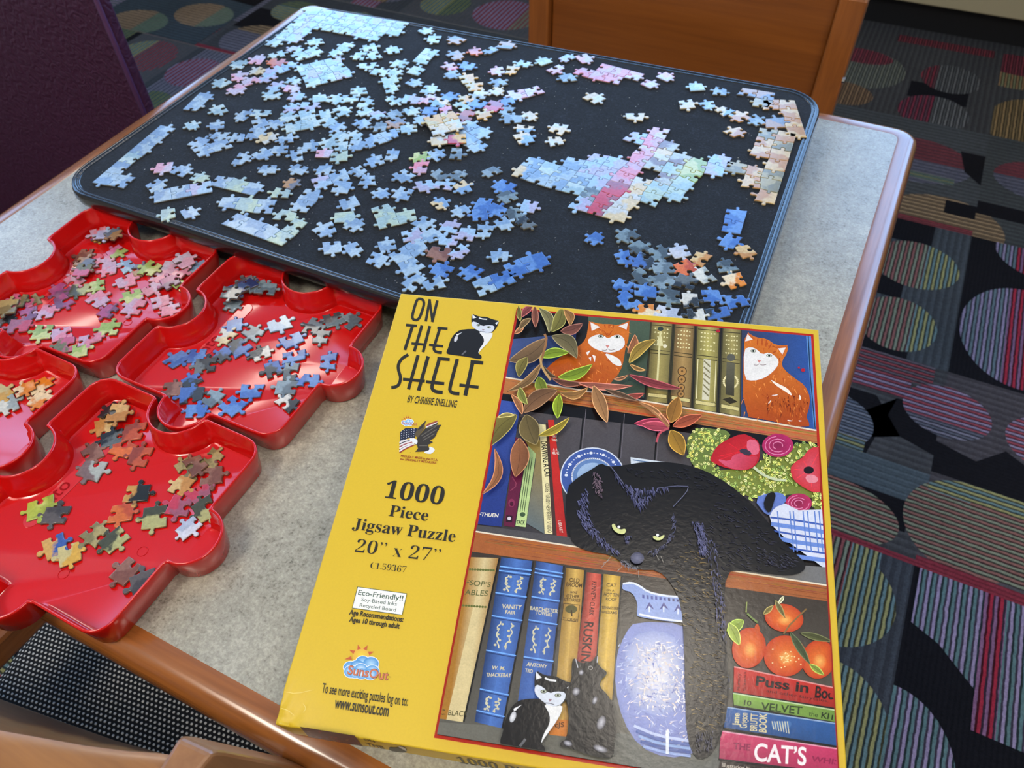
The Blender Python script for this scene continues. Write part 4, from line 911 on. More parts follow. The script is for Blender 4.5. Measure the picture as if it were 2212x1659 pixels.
# ---- printed matter: flat ink shapes laid on the lid, drawn in photo pixels and carried onto its plane
class Ink:
    def __init__(s, P0, ux, uy, n, lift=.00025): s.P0, s.ux, s.uy, s.n = P0, ux, uy, n; s.v = []; s.f = []; s.c = []; s.z = lift; s.clip = None; s.jit = random.Random(9)
    def L(s, p):
        q = on_plane(p, s.P0, s.n) - s.P0; return (float(q @ s.ux), float(q @ s.uy))
    def raw(s, pts, cols, dz=1.2e-6):
        if s.clip:
            if len(cols) == 1: pts = clip_rect(pts, *s.clip); cols = cols
            if len(pts) < 3: return
        s.z += dz; b = len(s.v); s.v += [(p[0], p[1], s.z) for p in pts]; s.f.append(tuple(range(b, b + len(pts))))
        s.c.append([cols[i % len(cols)] for i in range(len(pts))] if len(cols) > 1 else [cols[0]] * len(pts))
    def poly(s, px_, col, smooth=0, col2=None, axis=None):
        P = [s.L(p) for p in px_]
        if smooth: P = [tuple(q) for q in smooth_poly(P, smooth)]
        if s.clip: P = clip_rect(P, *s.clip)
        if len(P) < 3: return
        c = s2l(col)
        if col2 is None: cols = [c]
        else:
            a = np.array(s.L(axis[0])); b = np.array(s.L(axis[1])); d = b - a; c2 = s2l(col2); cols = []
            for p in P: t = max(0, min(1, float((np.array(p) - a) @ d / (d @ d)))); cols.append(tuple(c[i] * (1-t) + c2[i] * t for i in range(3)))
        s.z += 1.2e-6; b = len(s.v); s.v += [(p[0], p[1], s.z) for p in P]; s.f.append(tuple(range(b, b + len(P)))); s.c.append(cols if len(cols) > 1 else cols * len(P))
    def fan(s, ctr, px_, col, col_c, smooth=0):       # radial shade from the centre outwards
        P = [s.L(p) for p in px_]
        if smooth: P = [tuple(q) for q in smooth_poly(P, smooth)]
        C = s.L(ctr); 
        if s.clip:
            x0, x1, y0, y1 = s.clip; P = [(min(max(p[0], x0), x1), min(max(p[1], y0), y1)) for p in P]; C = (min(max(C[0], x0), x1), min(max(C[1], y0), y1))
        s.z += 1.2e-6; c, cc = s2l(col), s2l(col_c)
        for i in range(len(P)):
            b = len(s.v); s.v += [(C[0], C[1], s.z), (*P[i], s.z), (*P[(i + 1) % len(P)], s.z)]; s.f.append((b, b + 1, b + 2)); s.c.append([cc, c, c])
    def ell(s, c, rx, ry, col, col_c=None, rot=0, n=28):
        a = math.radians(rot); P = [(c[0] + rx * math.cos(t) * math.cos(a) - ry * math.sin(t) * math.sin(a), c[1] + rx * math.cos(t) * math.sin(a) + ry * math.sin(t) * math.cos(a)) for t in [2 * math.pi * k / n for k in range(n)]]
        if col_c: s.fan(c, P, col, col_c)
        else: s.poly(P, col)
    def stroke(s, pts, w, col, smooth=0, taper=False):
        P = [np.array(p, float) for p in pts]
        if smooth:
            for _ in range(smooth):
                Q = [P[0]]
                for i in range(len(P) - 1): Q += [P[i] * .75 + P[i+1] * .25, P[i] * .25 + P[i+1] * .75]
                P = Q + [P[-1]]
        l, r = [], []
        for i in range(len(P)):
            d = P[min(i + 1, len(P) - 1)] - P[max(i - 1, 0)]; L_ = np.linalg.norm(d); d = d / max(L_, 1e-6); n = np.array([-d[1], d[0]])
            ww = w / 2 * (1 if not taper else max(.12, math.sin(math.pi * (i + .4) / (len(P) - .2)))); l.append(P[i] + n * ww); r.append(P[i] - n * ww)
        s.poly([tuple(p) for p in l + r[::-1]], col)
    def leaf(s, p0, p1, w, col, col2=None, vein=None, bend=0.0):
        a, b = np.array(p0, float), np.array(p1, float); d = b - a; n = np.array([-d[1], d[0]]); K = [0, .12, .3, .5, .7, .88, 1]; wd = [0, .5, .92, 1, .8, .4, 0]
        mid = [a + d * k + n * bend * math.sin(math.pi * k) for k in K]; nn = n / np.linalg.norm(n)
        up = [q + nn * w / 2 * ww for q, ww in zip(mid, wd)]; dn = [q - nn * w / 2 * ww for q, ww in zip(mid, wd)]
        s.poly([tuple(q) for q in [mid[0] - (mid[1]-mid[0]) * .15] + up[1:-1] + [mid[-1]] + dn[1:-1][::-1]], tuple(min(255, int(c * 1.25 + 24)) for c in col), 1)
        up2 = [q + nn * (w / 2 * ww - 1.6) for q, ww in zip(mid, wd)]; dn2 = [q - nn * (w / 2 * ww - 1.6) for q, ww in zip(mid, wd)]
        s.poly([tuple(q) for q in [mid[0]] + up2[1:-1] + [mid[-1] - d * .02] + dn2[1:-1][::-1]], col, 1, col2 or tuple(int(c * .72) for c in col), (tuple(up[3]), tuple(dn[3])))
        s.stroke([tuple(q) for q in mid], 1.3, vein or tuple(int(c * .7) for c in col))
    def fur(s, px_poly, count, ln, w, cols, ang, spread=.5):
        xs = [p[0] for p in px_poly]; ys = [p[1] for p in px_poly]; k = 0; tries = 0
        while k < count and tries < count * 12:
            tries += 1; p = (s.jit.uniform(min(xs), max(xs)), s.jit.uniform(min(ys), max(ys)))
            if not in_poly(p, px_poly): continue
            a = (ang(p) if callable(ang) else ang) + s.jit.uniform(-spread, spread); l = ln * s.jit.uniform(.5, 1.3); dx, dy = math.cos(a) * l, math.sin(a) * l; ww = w * s.jit.uniform(.5, 1.3)
            s.poly([(p[0] - dy / l * ww / 2, p[1] + dx / l * ww / 2), (p[0] + dx, p[1] + dy), (p[0] + dy / l * ww / 2, p[1] - dx / l * ww / 2)], s.jit.choice(cols)); k += 1
    def text(s, body, p0, p1, p2, col, bold=0.0, space=1.0, cap=None):
        v, f = text_mesh(body, bold, 0, space)
        if not v: return
        x0 = min(p[0] for p in v); x1 = max(p[0] for p in v); ch = cap or .69
        a, b, c = (np.array(s.L(p)) for p in (p0, p1, p2)); ex = (b - a) / (x1 - x0); ey = (c - a) / ch
        s.z += 1.5e-6; cc = s2l(col); b0 = len(s.v)
        s.v += [(*(a + ex * (p[0] - x0) + ey * p[1]), s.z) for p in v]
        for q in f:
            if s.clip and any(not (s.clip[0] <= s.v[b0 + i][0] <= s.clip[1] and s.clip[2] <= s.v[b0 + i][1] <= s.clip[3]) for i in q): continue
            s.f.append(tuple(b0 + i for i in q)); s.c.append([cc] * len(q))
    def build(s, name, mat, parent, origin_local, rotm=None):
        me = bpy.data.meshes.new(name); me.from_pydata(s.v, [], s.f); at = me.color_attributes.new('INK', 'FLOAT_COLOR', 'CORNER'); buf = []
        for p, c in zip(me.polygons, s.c):
            for q in c: buf += [*q, 1.0]
        at.data.foreach_set('color', buf); me.materials.append(mat); o = link(name, me, parent, loc=origin_local)
        if rotm is not None: o.rotation_euler = rotm
        # all faces look outwards
        bm = bmesh.new(); bm.from_mesh(me)
        flip = [f_ for f_ in bm.faces if f_.normal.z < 0]
        bmesh.ops.reverse_faces(bm, faces=flip); bm.to_mesh(me); bm.free(); return o
def ink_mat(name, var=.35, rough=.34, bump=.0, scale=900):
    t = NT(name); a = t.new('ShaderNodeAttribute'); a.attribute_name = 'INK'; n = t.noise(scale, 4, .65); n2 = t.noise(130, 3, .6)
    hv = t.new('ShaderNodeHueSaturation'); t.lk(a.outputs['Color'], hv.inputs['Color']); t.lk(t.math('MULTIPLY_ADD', t.math('ADD', n, t.math('MULTIPLY', n2, .6)), var, 1 - var * .8), hv.inputs['Value']); t.base(hv.outputs[0])
    t.setv(Roughness=rough); t.b.inputs['Specular IOR Level'].default_value = .36
    if bump: t.bump(t.noise(260, 3, .6), bump, .0012)
    return t.m
M_ink = ink_mat('printing_ink', .06, .4); M_pic = ink_mat('printed_picture_gloss', .5, .24, .10)
def O4(X, Y, ox, oy, s): return (ox + X / s, oy + Y / s)
def crop(ox, oy, s): return lambda *pts: [(ox + x / s, oy + y / s) for x, y in pts]
c1 = crop(820, 600, 4.81)                            # title block
top = Ink(bNL, bu, bv, bn)
TK = (36, 34, 28)
def st(pts, w=31, sm=0): top.stroke(c1(*pts), w / 4.81, TK, sm)
st([(398, 222), (440, 222), (462, 250), (458, 300), (420, 410), (395, 440), (355, 440), (338, 415), (345, 370), (378, 255), (398, 222)], 28, 1)
st([(480, 456), (522, 225)], 27); st([(520, 235), (550, 455)], 26); st([(546, 462), (600, 238)], 28)
st([(275, 492), (388, 502)], 27); st([(345, 495), (262, 752)], 32)
st([(440, 497), (360, 768)], 30); st([(522, 503), (452, 775)], 30); st([(332, 684), (480, 696)], 25)
st([(600, 522), (706, 532)], 27); st([(628, 522), (568, 712), (562, 750), (590, 774), (648, 780)], 29, 1); st([(514, 698), (660, 714)], 25)
st([(298, 800), (232, 838), (190, 905), (198, 975), (222, 1035), (205, 1110), (165, 1138), (122, 1142)], 32, 2)
st([(400, 806), (300, 1162)], 34); st([(505, 818), (405, 1174)], 36); st([(243, 1055), (470, 1076)], 30)
st([(600, 840), (728, 852)], 34); st([(622, 840), (545, 1110), (545, 1165), (590, 1188), (656, 1193)], 36, 1); st([(482, 1082), (672, 1102)], 32)
st([(808, 846), (735, 1120), (728, 1178), (765, 1203), (830, 1206)], 36, 1)
st([(945, 874), (1078, 887)], 36); st([(968, 876), (890, 1226)], 40); st([(830, 1116), (1028, 1140)], 32)
top.text('BY CHRISSIE SNELLING', (879.3, 869.2), (985.3, 880.7), (883.6, 854.5), TK, .012)
def duo_cat(I, T, k):
    """sitting black and white china cat; T maps unit design coordinates (x right, y down) to photo pixels"""
    q = lambda *p: [T(x, y) for x, y in p]
    body = q((.30, .38), (.18, .44), (.09, .56), (.04, .72), (.03, .84), (0, .92), (.01, .99), (.2, 1.0), (.5, 1.02), (.74, 1.06), (.78, 1.0), (.74, .94), (.68, .92), (.72, .80), (.84, .66), (.92, .5), (.94, .40), (.7, .34))
    I.poly(body, (22, 21, 22), 1)
    I.poly(q((.62, .40), (.76, .54), (.78, .66), (.70, .80), (.68, .93), (.74, .82), (.86, .66), (.94, .50), (.94, .40)), (226, 226, 224), 1)
    I.poly(q((.44, .0), (.60, .06), (.76, .05), (.90, .10), (1.05, .12), (1.02, .24), (.98, .34), (.90, .42), (.74, .44), (.56, .36), (.46, .24), (.44, .12)), (20, 20, 22), 1)
    I.poly(q((.47, .18), (.58, .20), (.70, .28), (.80, .24), (.96, .24), (.96, .34), (.88, .42), (.74, .44), (.56, .36), (.46, .28)), (206, 212, 222), 1)
    I.poly(q((.45, .02), (.55, .09), (.47, .12)), (226, 226, 226)); I.poly(q((1.04, .13), (.96, .18), (1.0, .22)), (226, 226, 226))
    for ex, ey in ((.61, .26), (.84, .29)): I.ell(T(ex, ey), 5.2 * k, 3.0 * k, (40, 44, 40)); I.ell(T(ex, ey), 4 * k, 2.2 * k, (176, 184, 160)); I.ell(T(ex, ey), 1.6 * k, 1.7 * k, (20, 20, 20))
    I.poly(q((.70, .345), (.76, .35), (.725, .385)), (150, 120, 130)); I.stroke(q((.66, .40), (.73, .40), (.80, .41)), 1.2 * k, (90, 90, 100))
    I.poly(q((.16, .52), (.22, .49), (.30, .45), (.26, .48), (.19, .55)), (236, 236, 238), 1); I.ell(T(.17, .62), 4.5 * k, 9 * k, (170, 172, 178), (230, 230, 232), 20)
    I.stroke(q((.34, .98), (.42, .88)), 4 * k, (96, 96, 100)); I.stroke(q((.60, .09), (.68, .11), (.78, .11)), 3 * k, (230, 230, 230))
tcx, tcy = 963.5, 673
duo_cat(top, lambda x, y: (963.5 + x * 100 + (1 - y) * 12, 674 + y * 92 + x * 8), .8)
# eagle, flag and little sun-and-cloud mark
c2 = crop(820, 860, 8.508)
top.poly(c2((375, 800), (380, 625), (480, 552), (640, 552), (700, 560), (650, 735), (520, 745), (375, 805)), (34, 40, 62))
for i in range(5):
    for j in range(6): 
        x, y = 405 + j * 46 - i * 2, 610 + i * 42 - j * 8
        if x < 640: top.ell(c2((x, y))[0], .9, .9, (226, 226, 230), n=8)
for i, (a, b) in enumerate((((368, 830), (560, 770)), ((366, 880), (600, 800)), ((366, 935), (630, 830)), ((364, 985), (640, 850)))):
    top.stroke(c2(a, ((a[0] + b[0]) / 2 - 20, (a[1] + b[1]) / 2 - 12), b), 4.2, (222, 218, 218), 1); top.stroke(c2((a[0], a[1] + 24), ((a[0] + b[0]) / 2 - 20, (a[1] + b[1]) / 2 + 10), (b[0], b[1] + 14)), 2.2, (150, 52, 52) if i % 2 else (40, 32, 44), 1)
top.poly(c2((640, 680), (700, 560), (860, 408), (832, 500), (835, 545), (700, 735)), (92, 80, 58)); top.poly(c2((690, 600), (860, 408), (780, 560)), (50, 46, 40))
top.poly(c2((840, 520), (900, 470), (1078, 412), (1050, 450), (870, 560)), (150, 70, 60)); top.poly(c2((850, 530), (1070, 440), (1050, 470), (870, 570)), (220, 216, 214))
top.poly(c2((690, 745), (840, 560), (1075, 455), (1050, 500), (1140, 495), (1085, 560), (1095, 575), (1060, 620), (1040, 680), (1000, 740), (925, 780), (985, 815), (890, 862), (925, 960), (880, 985), (810, 985), (655, 992), (705, 930), (690, 870), (640, 840)), (52, 48, 44))
for a, b in (((760, 700), (1040, 520)), ((790, 740), (1050, 580)), ((800, 780), (1010, 660)), ((730, 880), (880, 880)), ((860, 560), (1060, 500))): top.stroke(c2(a, b), 1.6, (104, 98, 90))
top.poly(c2((505, 758), (560, 735), (690, 757), (702, 815), (675, 862), (600, 805)), (226, 228, 230), 1); top.poly(c2((505, 758), (560, 733), (555, 765)), (206, 170, 60))
top.poly(c2((905, 880), (1028, 940), (985, 1005), (930, 1035), (820, 1012), (830, 985), (925, 960)), (224, 226, 228), 1)
for k in range(4): top.stroke(c2((560 + k * 45, 1000 + (k % 2) * 12), (580 + k * 45, 1015)), 1, (150, 120, 60))
def logo(c, ctr, r, tips, words=True):
    top.ell(ctr, r, r * .95, (222, 168, 66), (232, 206, 60))
    for t in tips:
        d = np.array(t) - np.array(ctr); n = np.array([-d[1], d[0]]) / np.linalg.norm(d); b = np.array(ctr) + d * .58; top.poly([tuple(t), tuple(b + n * r * .22), tuple(b - n * r * .22)], (196, 92, 52))
c4 = crop(680, 1240, 6.9125)
logo(c4, c4((695, 1225))[0], 19, c4((445, 1275), (515, 1135), (643, 1055), (790, 1065), (886, 1160)))
def cloud(f, cs, ca, cb):
    for (x, y, r) in cs: top.ell(f((x, y))[0], r, r * .86, (236, 240, 244))
    for (x, y, r) in cs: top.ell(f((x, y))[0], r - 1.3, r * .86 - 1.3, ca, cb)
cloud(c4, [(540, 1400, 17), (720, 1320, 17), (840, 1340, 18), (640, 1380, 17)], (60, 140, 206), (170, 210, 236))
cloud(c4, [(545, 1460, 16.5), (690, 1420, 15), (860, 1450, 16), (830, 1500, 15), (700, 1490, 15), (600, 1480, 14)], (70, 150, 212), (206, 228, 242))
top.text('SunsOut', (750.2, 1456.2), (838.5, 1469.6), (754.2, 1437.2), (120, 70, 56), .03); top.text('SunsOut', (750.0, 1455.6), (837.7, 1468.6), (753.8, 1438.2), (206, 118, 84), .012); top.text('TM', (838.6, 1463.5), (843.4, 1464.3), (839, 1460.8), (120, 90, 40))
c5 = crop(820, 860, 8.508)
logo(c5, c5((510, 440))[0], 7, c5((395, 400), (435, 350), (485, 322), (540, 325), (585, 360))); cloud(c5, [(450, 455, 6.2), (530, 430, 6.5), (580, 440, 6), (490, 480, 6), (560, 475, 6)], (90, 160, 214), (226, 236, 244))
top.text('SunsOut', (868.8, 917), (901, 919.4), (869.6, 911.6), (190, 104, 84), .02)
RB = (150, 56, 28)
top.text('PROUDLY MADE in the U.S.A.', (865.8, 987.2), (945.8, 996.4), (866.5, 982.8), RB, .02); top.text('for SPECIALTY RETAILERS', (864.7, 994.2), (942.2, 1002.4), (865.4, 989.9), RB, .02)
def serif(tx):
    out = ''
    for ch in tx:
        if 'A' <= ch <= 'Z': out += chr(0x1D400 + ord(ch) - 65)
        elif 'a' <= ch <= 'z': out += chr(0x1D41A + ord(ch) - 97)
        elif '0' <= ch <= '9': out += chr(0x1D7CE + ord(ch) - 48)
        else: out += ch
    return out
top.text(serif('1000'), (828.3, 1075), (955.5, 1091.2), (838, 1038), TK)
top.text(serif('Piece'), (839, 1114.8), (923.2, 1125.8), (845.2, 1091), TK); top.text(serif('Jigsaw Puzzle'), (760.2, 1142.8), (982, 1171.4), (767, 1118.6), TK)
top.text(serif('20\u201d x 27\u201d'), (765.9, 1192.6), (947.6, 1214.6), (773.6, 1165.0), TK, -.014); top.text(serif('CL59367'), (799.3, 1227.8), (876.2, 1237.2), (802.2, 1214.6), TK, -.016)
top.poly([(772.3, 1267.6), (879.4, 1282.2), (869.2, 1329.6), (760.5, 1314.4)], (52, 74, 50)); top.poly([(773.4, 1268.9), (878.2, 1283.2), (868.4, 1328.2), (761.9, 1313.2)], (234, 234, 230))
GRN = (52, 84, 62)
top.text('Eco-Friendly!!', (773.3, 1285), (870.2, 1298.4), (775.6, 1274.2), GRN, .01); top.text('Soy-Based Inks', (780.5, 1298.8), (857.2, 1309), (782, 1291), GRN, .004); top.text('Recycled Board', (776.9, 1311), (855, 1321.4), (778.4, 1303.6), GRN, .004)
top.text('Age Recommendations:', (754, 1327.6), (870.7, 1343.8), (756.6, 1317), TK, .03); top.text('Ages 10 through adult', (754, 1342.9), (863, 1358.2), (756.6, 1332.4), TK, .03)
top.text('To see more exciting puzzles log on to:', (694.7, 1496), (880, 1525.4), (698.6, 1475.6), TK, .012); top.text('www.sunsout.com', (721.8, 1529.4), (838.5, 1547.8), (726.4, 1504.5), TK, .02)
# scuffs and crease lines at the dented corner
for a, b, c in (((614, 1494), (640, 1499), (678, 1490)), ((606, 1530), (622, 1534), (636, 1546)), ((655, 1520), (662, 1530), (655, 1540))): top.stroke([a, b, c], 1.2, (240, 222, 130), 1, True)
top.build('printed_lettering', M_ink, box, (0, 0, BH))

# ---- the picture: a plain shelf scene with cats, books, flowers, jug and fruit
pic = Ink(bNL, bu, bv, bn, .00022)
pTL, pTR, pBL = pic.L((1115, 666)), pic.L((1757, 722.7)), pic.L((939, 1594))
px0, px1, py0, py1 = (pTL[0] + pBL[0]) / 2, pTR[0], pBL[1], (pTL[1] + pTR[1]) / 2
pic.raw([(px0, py0), (px1, py0), (px1, py1), (px0, py1)], [s2l((176, 40, 24))])
bw = .0019; pic.clip = (px0 + bw, px1 - bw, py0 + bw, py1 - bw); cx0, cx1, cy0, cy1 = pic.clip
pic.raw([(cx0, cy0), (cx1, cy0), (cx1, cy1), (cx0, cy1)], [s2l((34, 32, 32))])
ka = crop(1000, 660, 5.267); kb = crop(1380, 680, 5.267); kc = crop(1000, 860, 5.267); kd = crop(1400, 880, 5.267); ke = crop(1150, 1000, 5.267); kf = crop(940, 1150, 5.267); kg = crop(1300, 1200, 6.506); kh = crop(930, 1380, 5.027); ki = crop(1530, 1250, 4.055)
# upper shelf background
pic.poly([(1105, 655), (1250, 672), (1235, 850), (1080, 830)], (26, 26, 28)); pic.poly([(1085, 735), (1245, 720), (1235, 850), (1070, 830)], (66, 84, 132), 0, (40, 52, 92), ((1100, 740), (1220, 840)))
pic.poly(ka((1430, 100), (2140, 160), (2060, 1050), (1400, 960)), (78, 94, 74), 0, (58, 72, 60), ((1300, 690), (1400, 860)))
pic.poly([(1600, 712), (1772, 722), (1776, 935), (1598, 905)], (52, 60, 84), 0, (46, 84, 156), ((1600, 760), (1750, 800)))
pic.poly(kb((1900, 220), (1990, 230), (2040, 1310), (1990, 1300)), (86, 132, 190)); pic.stroke(kb((1925, 230), (1950, 700), (2005, 1300)), 2.4, (34, 54, 84))
# four gilt spines
for i, q in enumerate((((130, 70), (395, 90), (335, 1010), (75, 980)), ((400, 95), (640, 115), (600, 1060), (340, 1010)), ((650, 115), (930, 140), (890, 1110), (610, 1065)), ((945, 150), (1170, 165), (1160, 1160), (905, 1110)))):
    P = kb(*q); pic.poly(P, (58, 54, 34)); A_m = [(np.array(P[0]) * .93 + np.array(P[1]) * .07), (np.array(P[0]) * .06 + np.array(P[1]) * .94), (np.array(P[3]) * .06 + np.array(P[2]) * .94), (np.array(P[3]) * .93 + np.array(P[2]) * .07)]
    base = ((142, 130, 76), (150, 122, 74), (158, 148, 84), (140, 130, 78))[i]
    mid0, mid1 = (A_m[0] + A_m[1]) / 2, (A_m[3] + A_m[2]) / 2
    pic.poly([tuple(A_m[0]), tuple(mid0), tuple(mid1), tuple(A_m[3])], tuple(int(c * .72) for c in base), 0, tuple(int(min(255, c * 1.15)) for c in base), (tuple(A_m[0]), tuple(mid0)))
    pic.poly([tuple(mid0), tuple(A_m[1]), tuple(A_m[2]), tuple(mid1)], tuple(int(min(255, c * 1.15)) for c in base), 0, tuple(int(c * .78) for c in base), (tuple(mid0), tuple(A_m[1])))
    def at(u_, v_): return tuple((A_m[0] * (1 - u_) + A_m[1] * u_) * (1 - v_) + (A_m[3] * (1 - u_) + A_m[2] * u_) * v_)
    for v_ in (.05, .36, .40, .9, .94): pic.stroke([at(.02, v_), at(.98, v_)], 1.6, (54, 48, 28))
    pic.poly([at(.05, .90), at(.95, .90), at(.95, .94), at(.05, .94)], (206, 194, 132))
    for r_ in range(5):
        for k in range(5): 
            if pic.jit.random() < .85: pic.stroke([at(.16 + k * .15, .09 + r_ * .05), at(.24 + k * .15, .09 + r_ * .05 + pic.jit.uniform(-.008, .008))], 2.6, (222, 214, 160))
    if i == 0: pic.stroke([at(.45, .12), at(.45, .74)], 4.2, (214, 206, 150)); pic.ell(at(.45, .09), 6, 5, (50, 60, 54)); pic.ell(at(.72, .3), 4, 4, (226, 220, 190)); pic.poly([at(.3, .3), at(.62, .3), at(.55, .2), at(.36, .2)], (222, 214, 160))
    if i == 1:
        for v_, rr_ in ((.58, 10), (.68, 9), (.78, 8), (.86, 8)): pic.ell(at(.5, v_), rr_, rr_, (70, 52, 30)); pic.ell(at(.5, v_), rr_ - 1.8, rr_ - 1.8, (172, 128, 70)); pic.ell(at(.5, v_), 2.4, 2.4, (96, 70, 36))
    if i == 2: pic.poly([at(.34, .40), at(.68, .40), at(.68, .88), at(.34, .88)], (206, 202, 176)); [pic.stroke([at(.36, .42 + .07 * k), at(.66, .48 + .07 * k)], 3, (126, 118, 84)) for k in range(6)]; [pic.stroke([at(u_, .41), at(u_, .88)], 1.6, (230, 222, 170)) for u_ in (.08, .92)]
    if i == 3:
        for k in range(22): a = 2 * math.pi * k / 22; c = at(.5, .62); pic.ell((c[0] + 15 * math.cos(a), c[1] + 14 * math.sin(a)), 2.5, 2.2, (226, 214, 160), n=8)
        pic.ell(at(.48, .34), 9, 8, (88, 88, 80)); pic.poly([at(.1, .84), at(.5, .80), at(.9, .84), at(.5, .88)], (48, 42, 26)); pic.poly([at(.25, .4), at(.7, .4), at(.7, .78), at(.25, .78)], (96, 94, 76), 0, (60, 56, 40), (at(.5, .4), at(.5, .78)))
# shelf boards
def board_(P, col, n=26):
    pic.poly(P, col); pic.stroke([P[0], P[1]], 3.2, (226, 214, 190)); a, b, c, d = map(np.array, P)
    for k in range(n):
        v_ = pic.jit.uniform(.12, .95); u0 = pic.jit.uniform(0, .85); u1 = u0 + pic.jit.uniform(.08, .3)
        f = lambda u_: tuple((a * (1-u_) + b * u_) * (1-v_) + (d * (1-u_) + c * u_) * v_)
        pic.stroke([f(u0), f((u0 + min(1, u1)) / 2), f(min(1, u1))], pic.jit.uniform(1, 2.2), tuple(int(q * pic.jit.choice((.72, .82, 1.12))) for q in col), 0, True)
pic.poly([(1060, 850), (1400, 893), (1790, 957), (1800, 1140), (1230, 1180), (1000, 1150)], (82, 78, 82), 0, (58, 56, 60), ((1300, 880), (1300, 1150)))
pic.poly([(1060, 850), (1400, 890), (1790, 955), (1790, 985), (1400, 922), (1060, 880)], (18, 16, 18))
for x, y, x2, y2 in ((1262, 884, 1252, 980), (1345, 895, 1337, 990), (1420, 925, 1413, 1005), (1500, 945, 1495, 1010)): pic.stroke([(x, y), (x2, y2)], 3.6, (24, 22, 24)); pic.stroke([(x + 4, y), (x2 + 4, y2)], 1.4, (104, 100, 108))
board_([(1070, 812), (1790, 935), (1790, 962), (1070, 848)], (178, 112, 62), 40)
# ginger china cat, centre
GI = (206, 112, 36)
def ginger(face, body, ears, eyes, nose, stripes, gl):
    pic.poly(body, GI, 1, (166, 70, 22), gl); pic.fur(body, 120, 12, 2.4, [(226, 140, 60), (170, 76, 26), (190, 92, 30)], 1.2, .8)
    for e, inn in ears: pic.poly(e, (196, 96, 32)); pic.poly(inn, (232, 224, 216))
    pic.poly(face, (228, 226, 222), 1)
    for s_ in stripes: pic.stroke(s_, 3, (176, 78, 26), 1, True)
    for (x, y) in eyes: pic.ell((x, y), 6.2, 3.4, (70, 70, 60)); pic.ell((x, y), 5, 2.6, (200, 208, 190)); pic.ell((x, y), 2.3, 2.4, (30, 34, 30))
    n = np.array(nose); pic.poly([tuple(n + (-4, -3)), tuple(n + (5, -2)), tuple(n + (1, 4))], (206, 130, 120)); pic.stroke([tuple(n + (-11, 8)), tuple(n + (-3, 9)), tuple(n + (1, 5)), tuple(n + (7, 9)), tuple(n + (16, 7))], 1.1, (110, 90, 84), 1)
ginger(ka((1425, 380), (1530, 330), (1600, 345), (1650, 385), (1710, 345), (1790, 335), (1840, 390), (1840, 470), (1760, 530), (1640, 545), (1500, 500), (1425, 440)), ka((1435, 180), (1560, 215), (1680, 215), (1760, 230), (1895, 180), (1885, 400), (1850, 480), (1830, 620), (1800, 740), (1700, 860), (1660, 920), (1400, 930), (1080, 870), (950, 760), (960, 700), (1150, 560), (1330, 460), (1400, 380), (1420, 280)),
       [(ka((1432, 180), (1570, 250), (1440, 310)), ka((1450, 195), (1560, 250), (1465, 295))), (ka((1895, 178), (1760, 235), (1880, 300)), ka((1878, 200), (1770, 240), (1860, 280)))], ka((1570, 355), (1755, 360)), ka((1640, 470))[0], [ka((1610, 220), (1620, 262)), ka((1660, 218), (1662, 268)), ka((1715, 222), (1705, 268)), ka((1600, 290), (1650, 360), (1700, 290))], ((1290, 700), (1220, 840)))
pic.poly(ka((1610, 545), (1700, 570), (1790, 620), (1810, 700), (1720, 680), (1650, 610)), (228, 226, 220), 1)
for P in (((1400, 540), (1450, 515), (1420, 575)), ((1430, 600), (1460, 590), (1455, 640)), ((1470, 565), (1510, 580), (1500, 650))): pic.poly(ka(*P), (236, 230, 222))
# ginger china cat, right
ginger(kb((1190, 400), (1270, 370), (1340, 400), (1400, 460), (1480, 430), (1580, 500), (1590, 570), (1520, 660), (1420, 730), (1300, 760), (1195, 740)), kb((1190, 300), (1240, 210), (1330, 265), (1450, 275), (1560, 355), (1690, 350), (1690, 430), (1620, 540), (1640, 620), (1760, 720), (1890, 810), (1950, 950), (1930, 1080), (1900, 1170), (1940, 1240), (1930, 1285), (1700, 1260), (1450, 1200), (1180, 1160)),
       [(kb((1240, 205), (1325, 285), (1195, 320)), kb((1235, 225), (1295, 290), (1205, 310))), (kb((1692, 350), (1560, 365), (1630, 480)), kb((1668, 380), (1580, 390), (1630, 460)))], kb((1300, 418), (1480, 470)), kb((1362, 535))[0], [kb((1350, 275), (1345, 350)), kb((1400, 275), (1400, 360)), kb((1450, 285), (1440, 370)), kb((1510, 330), (1470, 400)), kb((1560, 420), (1520, 440))], ((1600, 800), (1640, 910)))
pic.fur(kb((1440, 900), (1900, 900), (1930, 1080), (1880, 1160), (1450, 1120)), 90, 10, 2.4, [(110, 40, 14), (206, 100, 30), (150, 58, 18)], 1.5, .3)
for P in (((1490, 740), (1560, 780), (1700, 850), (1750, 940), (1660, 880), (1540, 800)), ((1820, 905), (1850, 960), (1820, 985)), ((1460, 1020), (1510, 965), (1490, 1010)), ((1680, 1200), (1760, 1215), (1700, 1222)), ((1810, 1205), (1860, 1215), (1820, 1225)), ((1490, 925), (1590, 912), (1560, 930))): pic.poly(kb(*P), (240, 228, 212), 1)
for P, r_ in (((1817, 610), 2.6), ((1865, 637), 4.6), ((900, 192), 4.4)): pic.ell(kb(P)[0], r_, r_ * .8, (170, 30, 48))
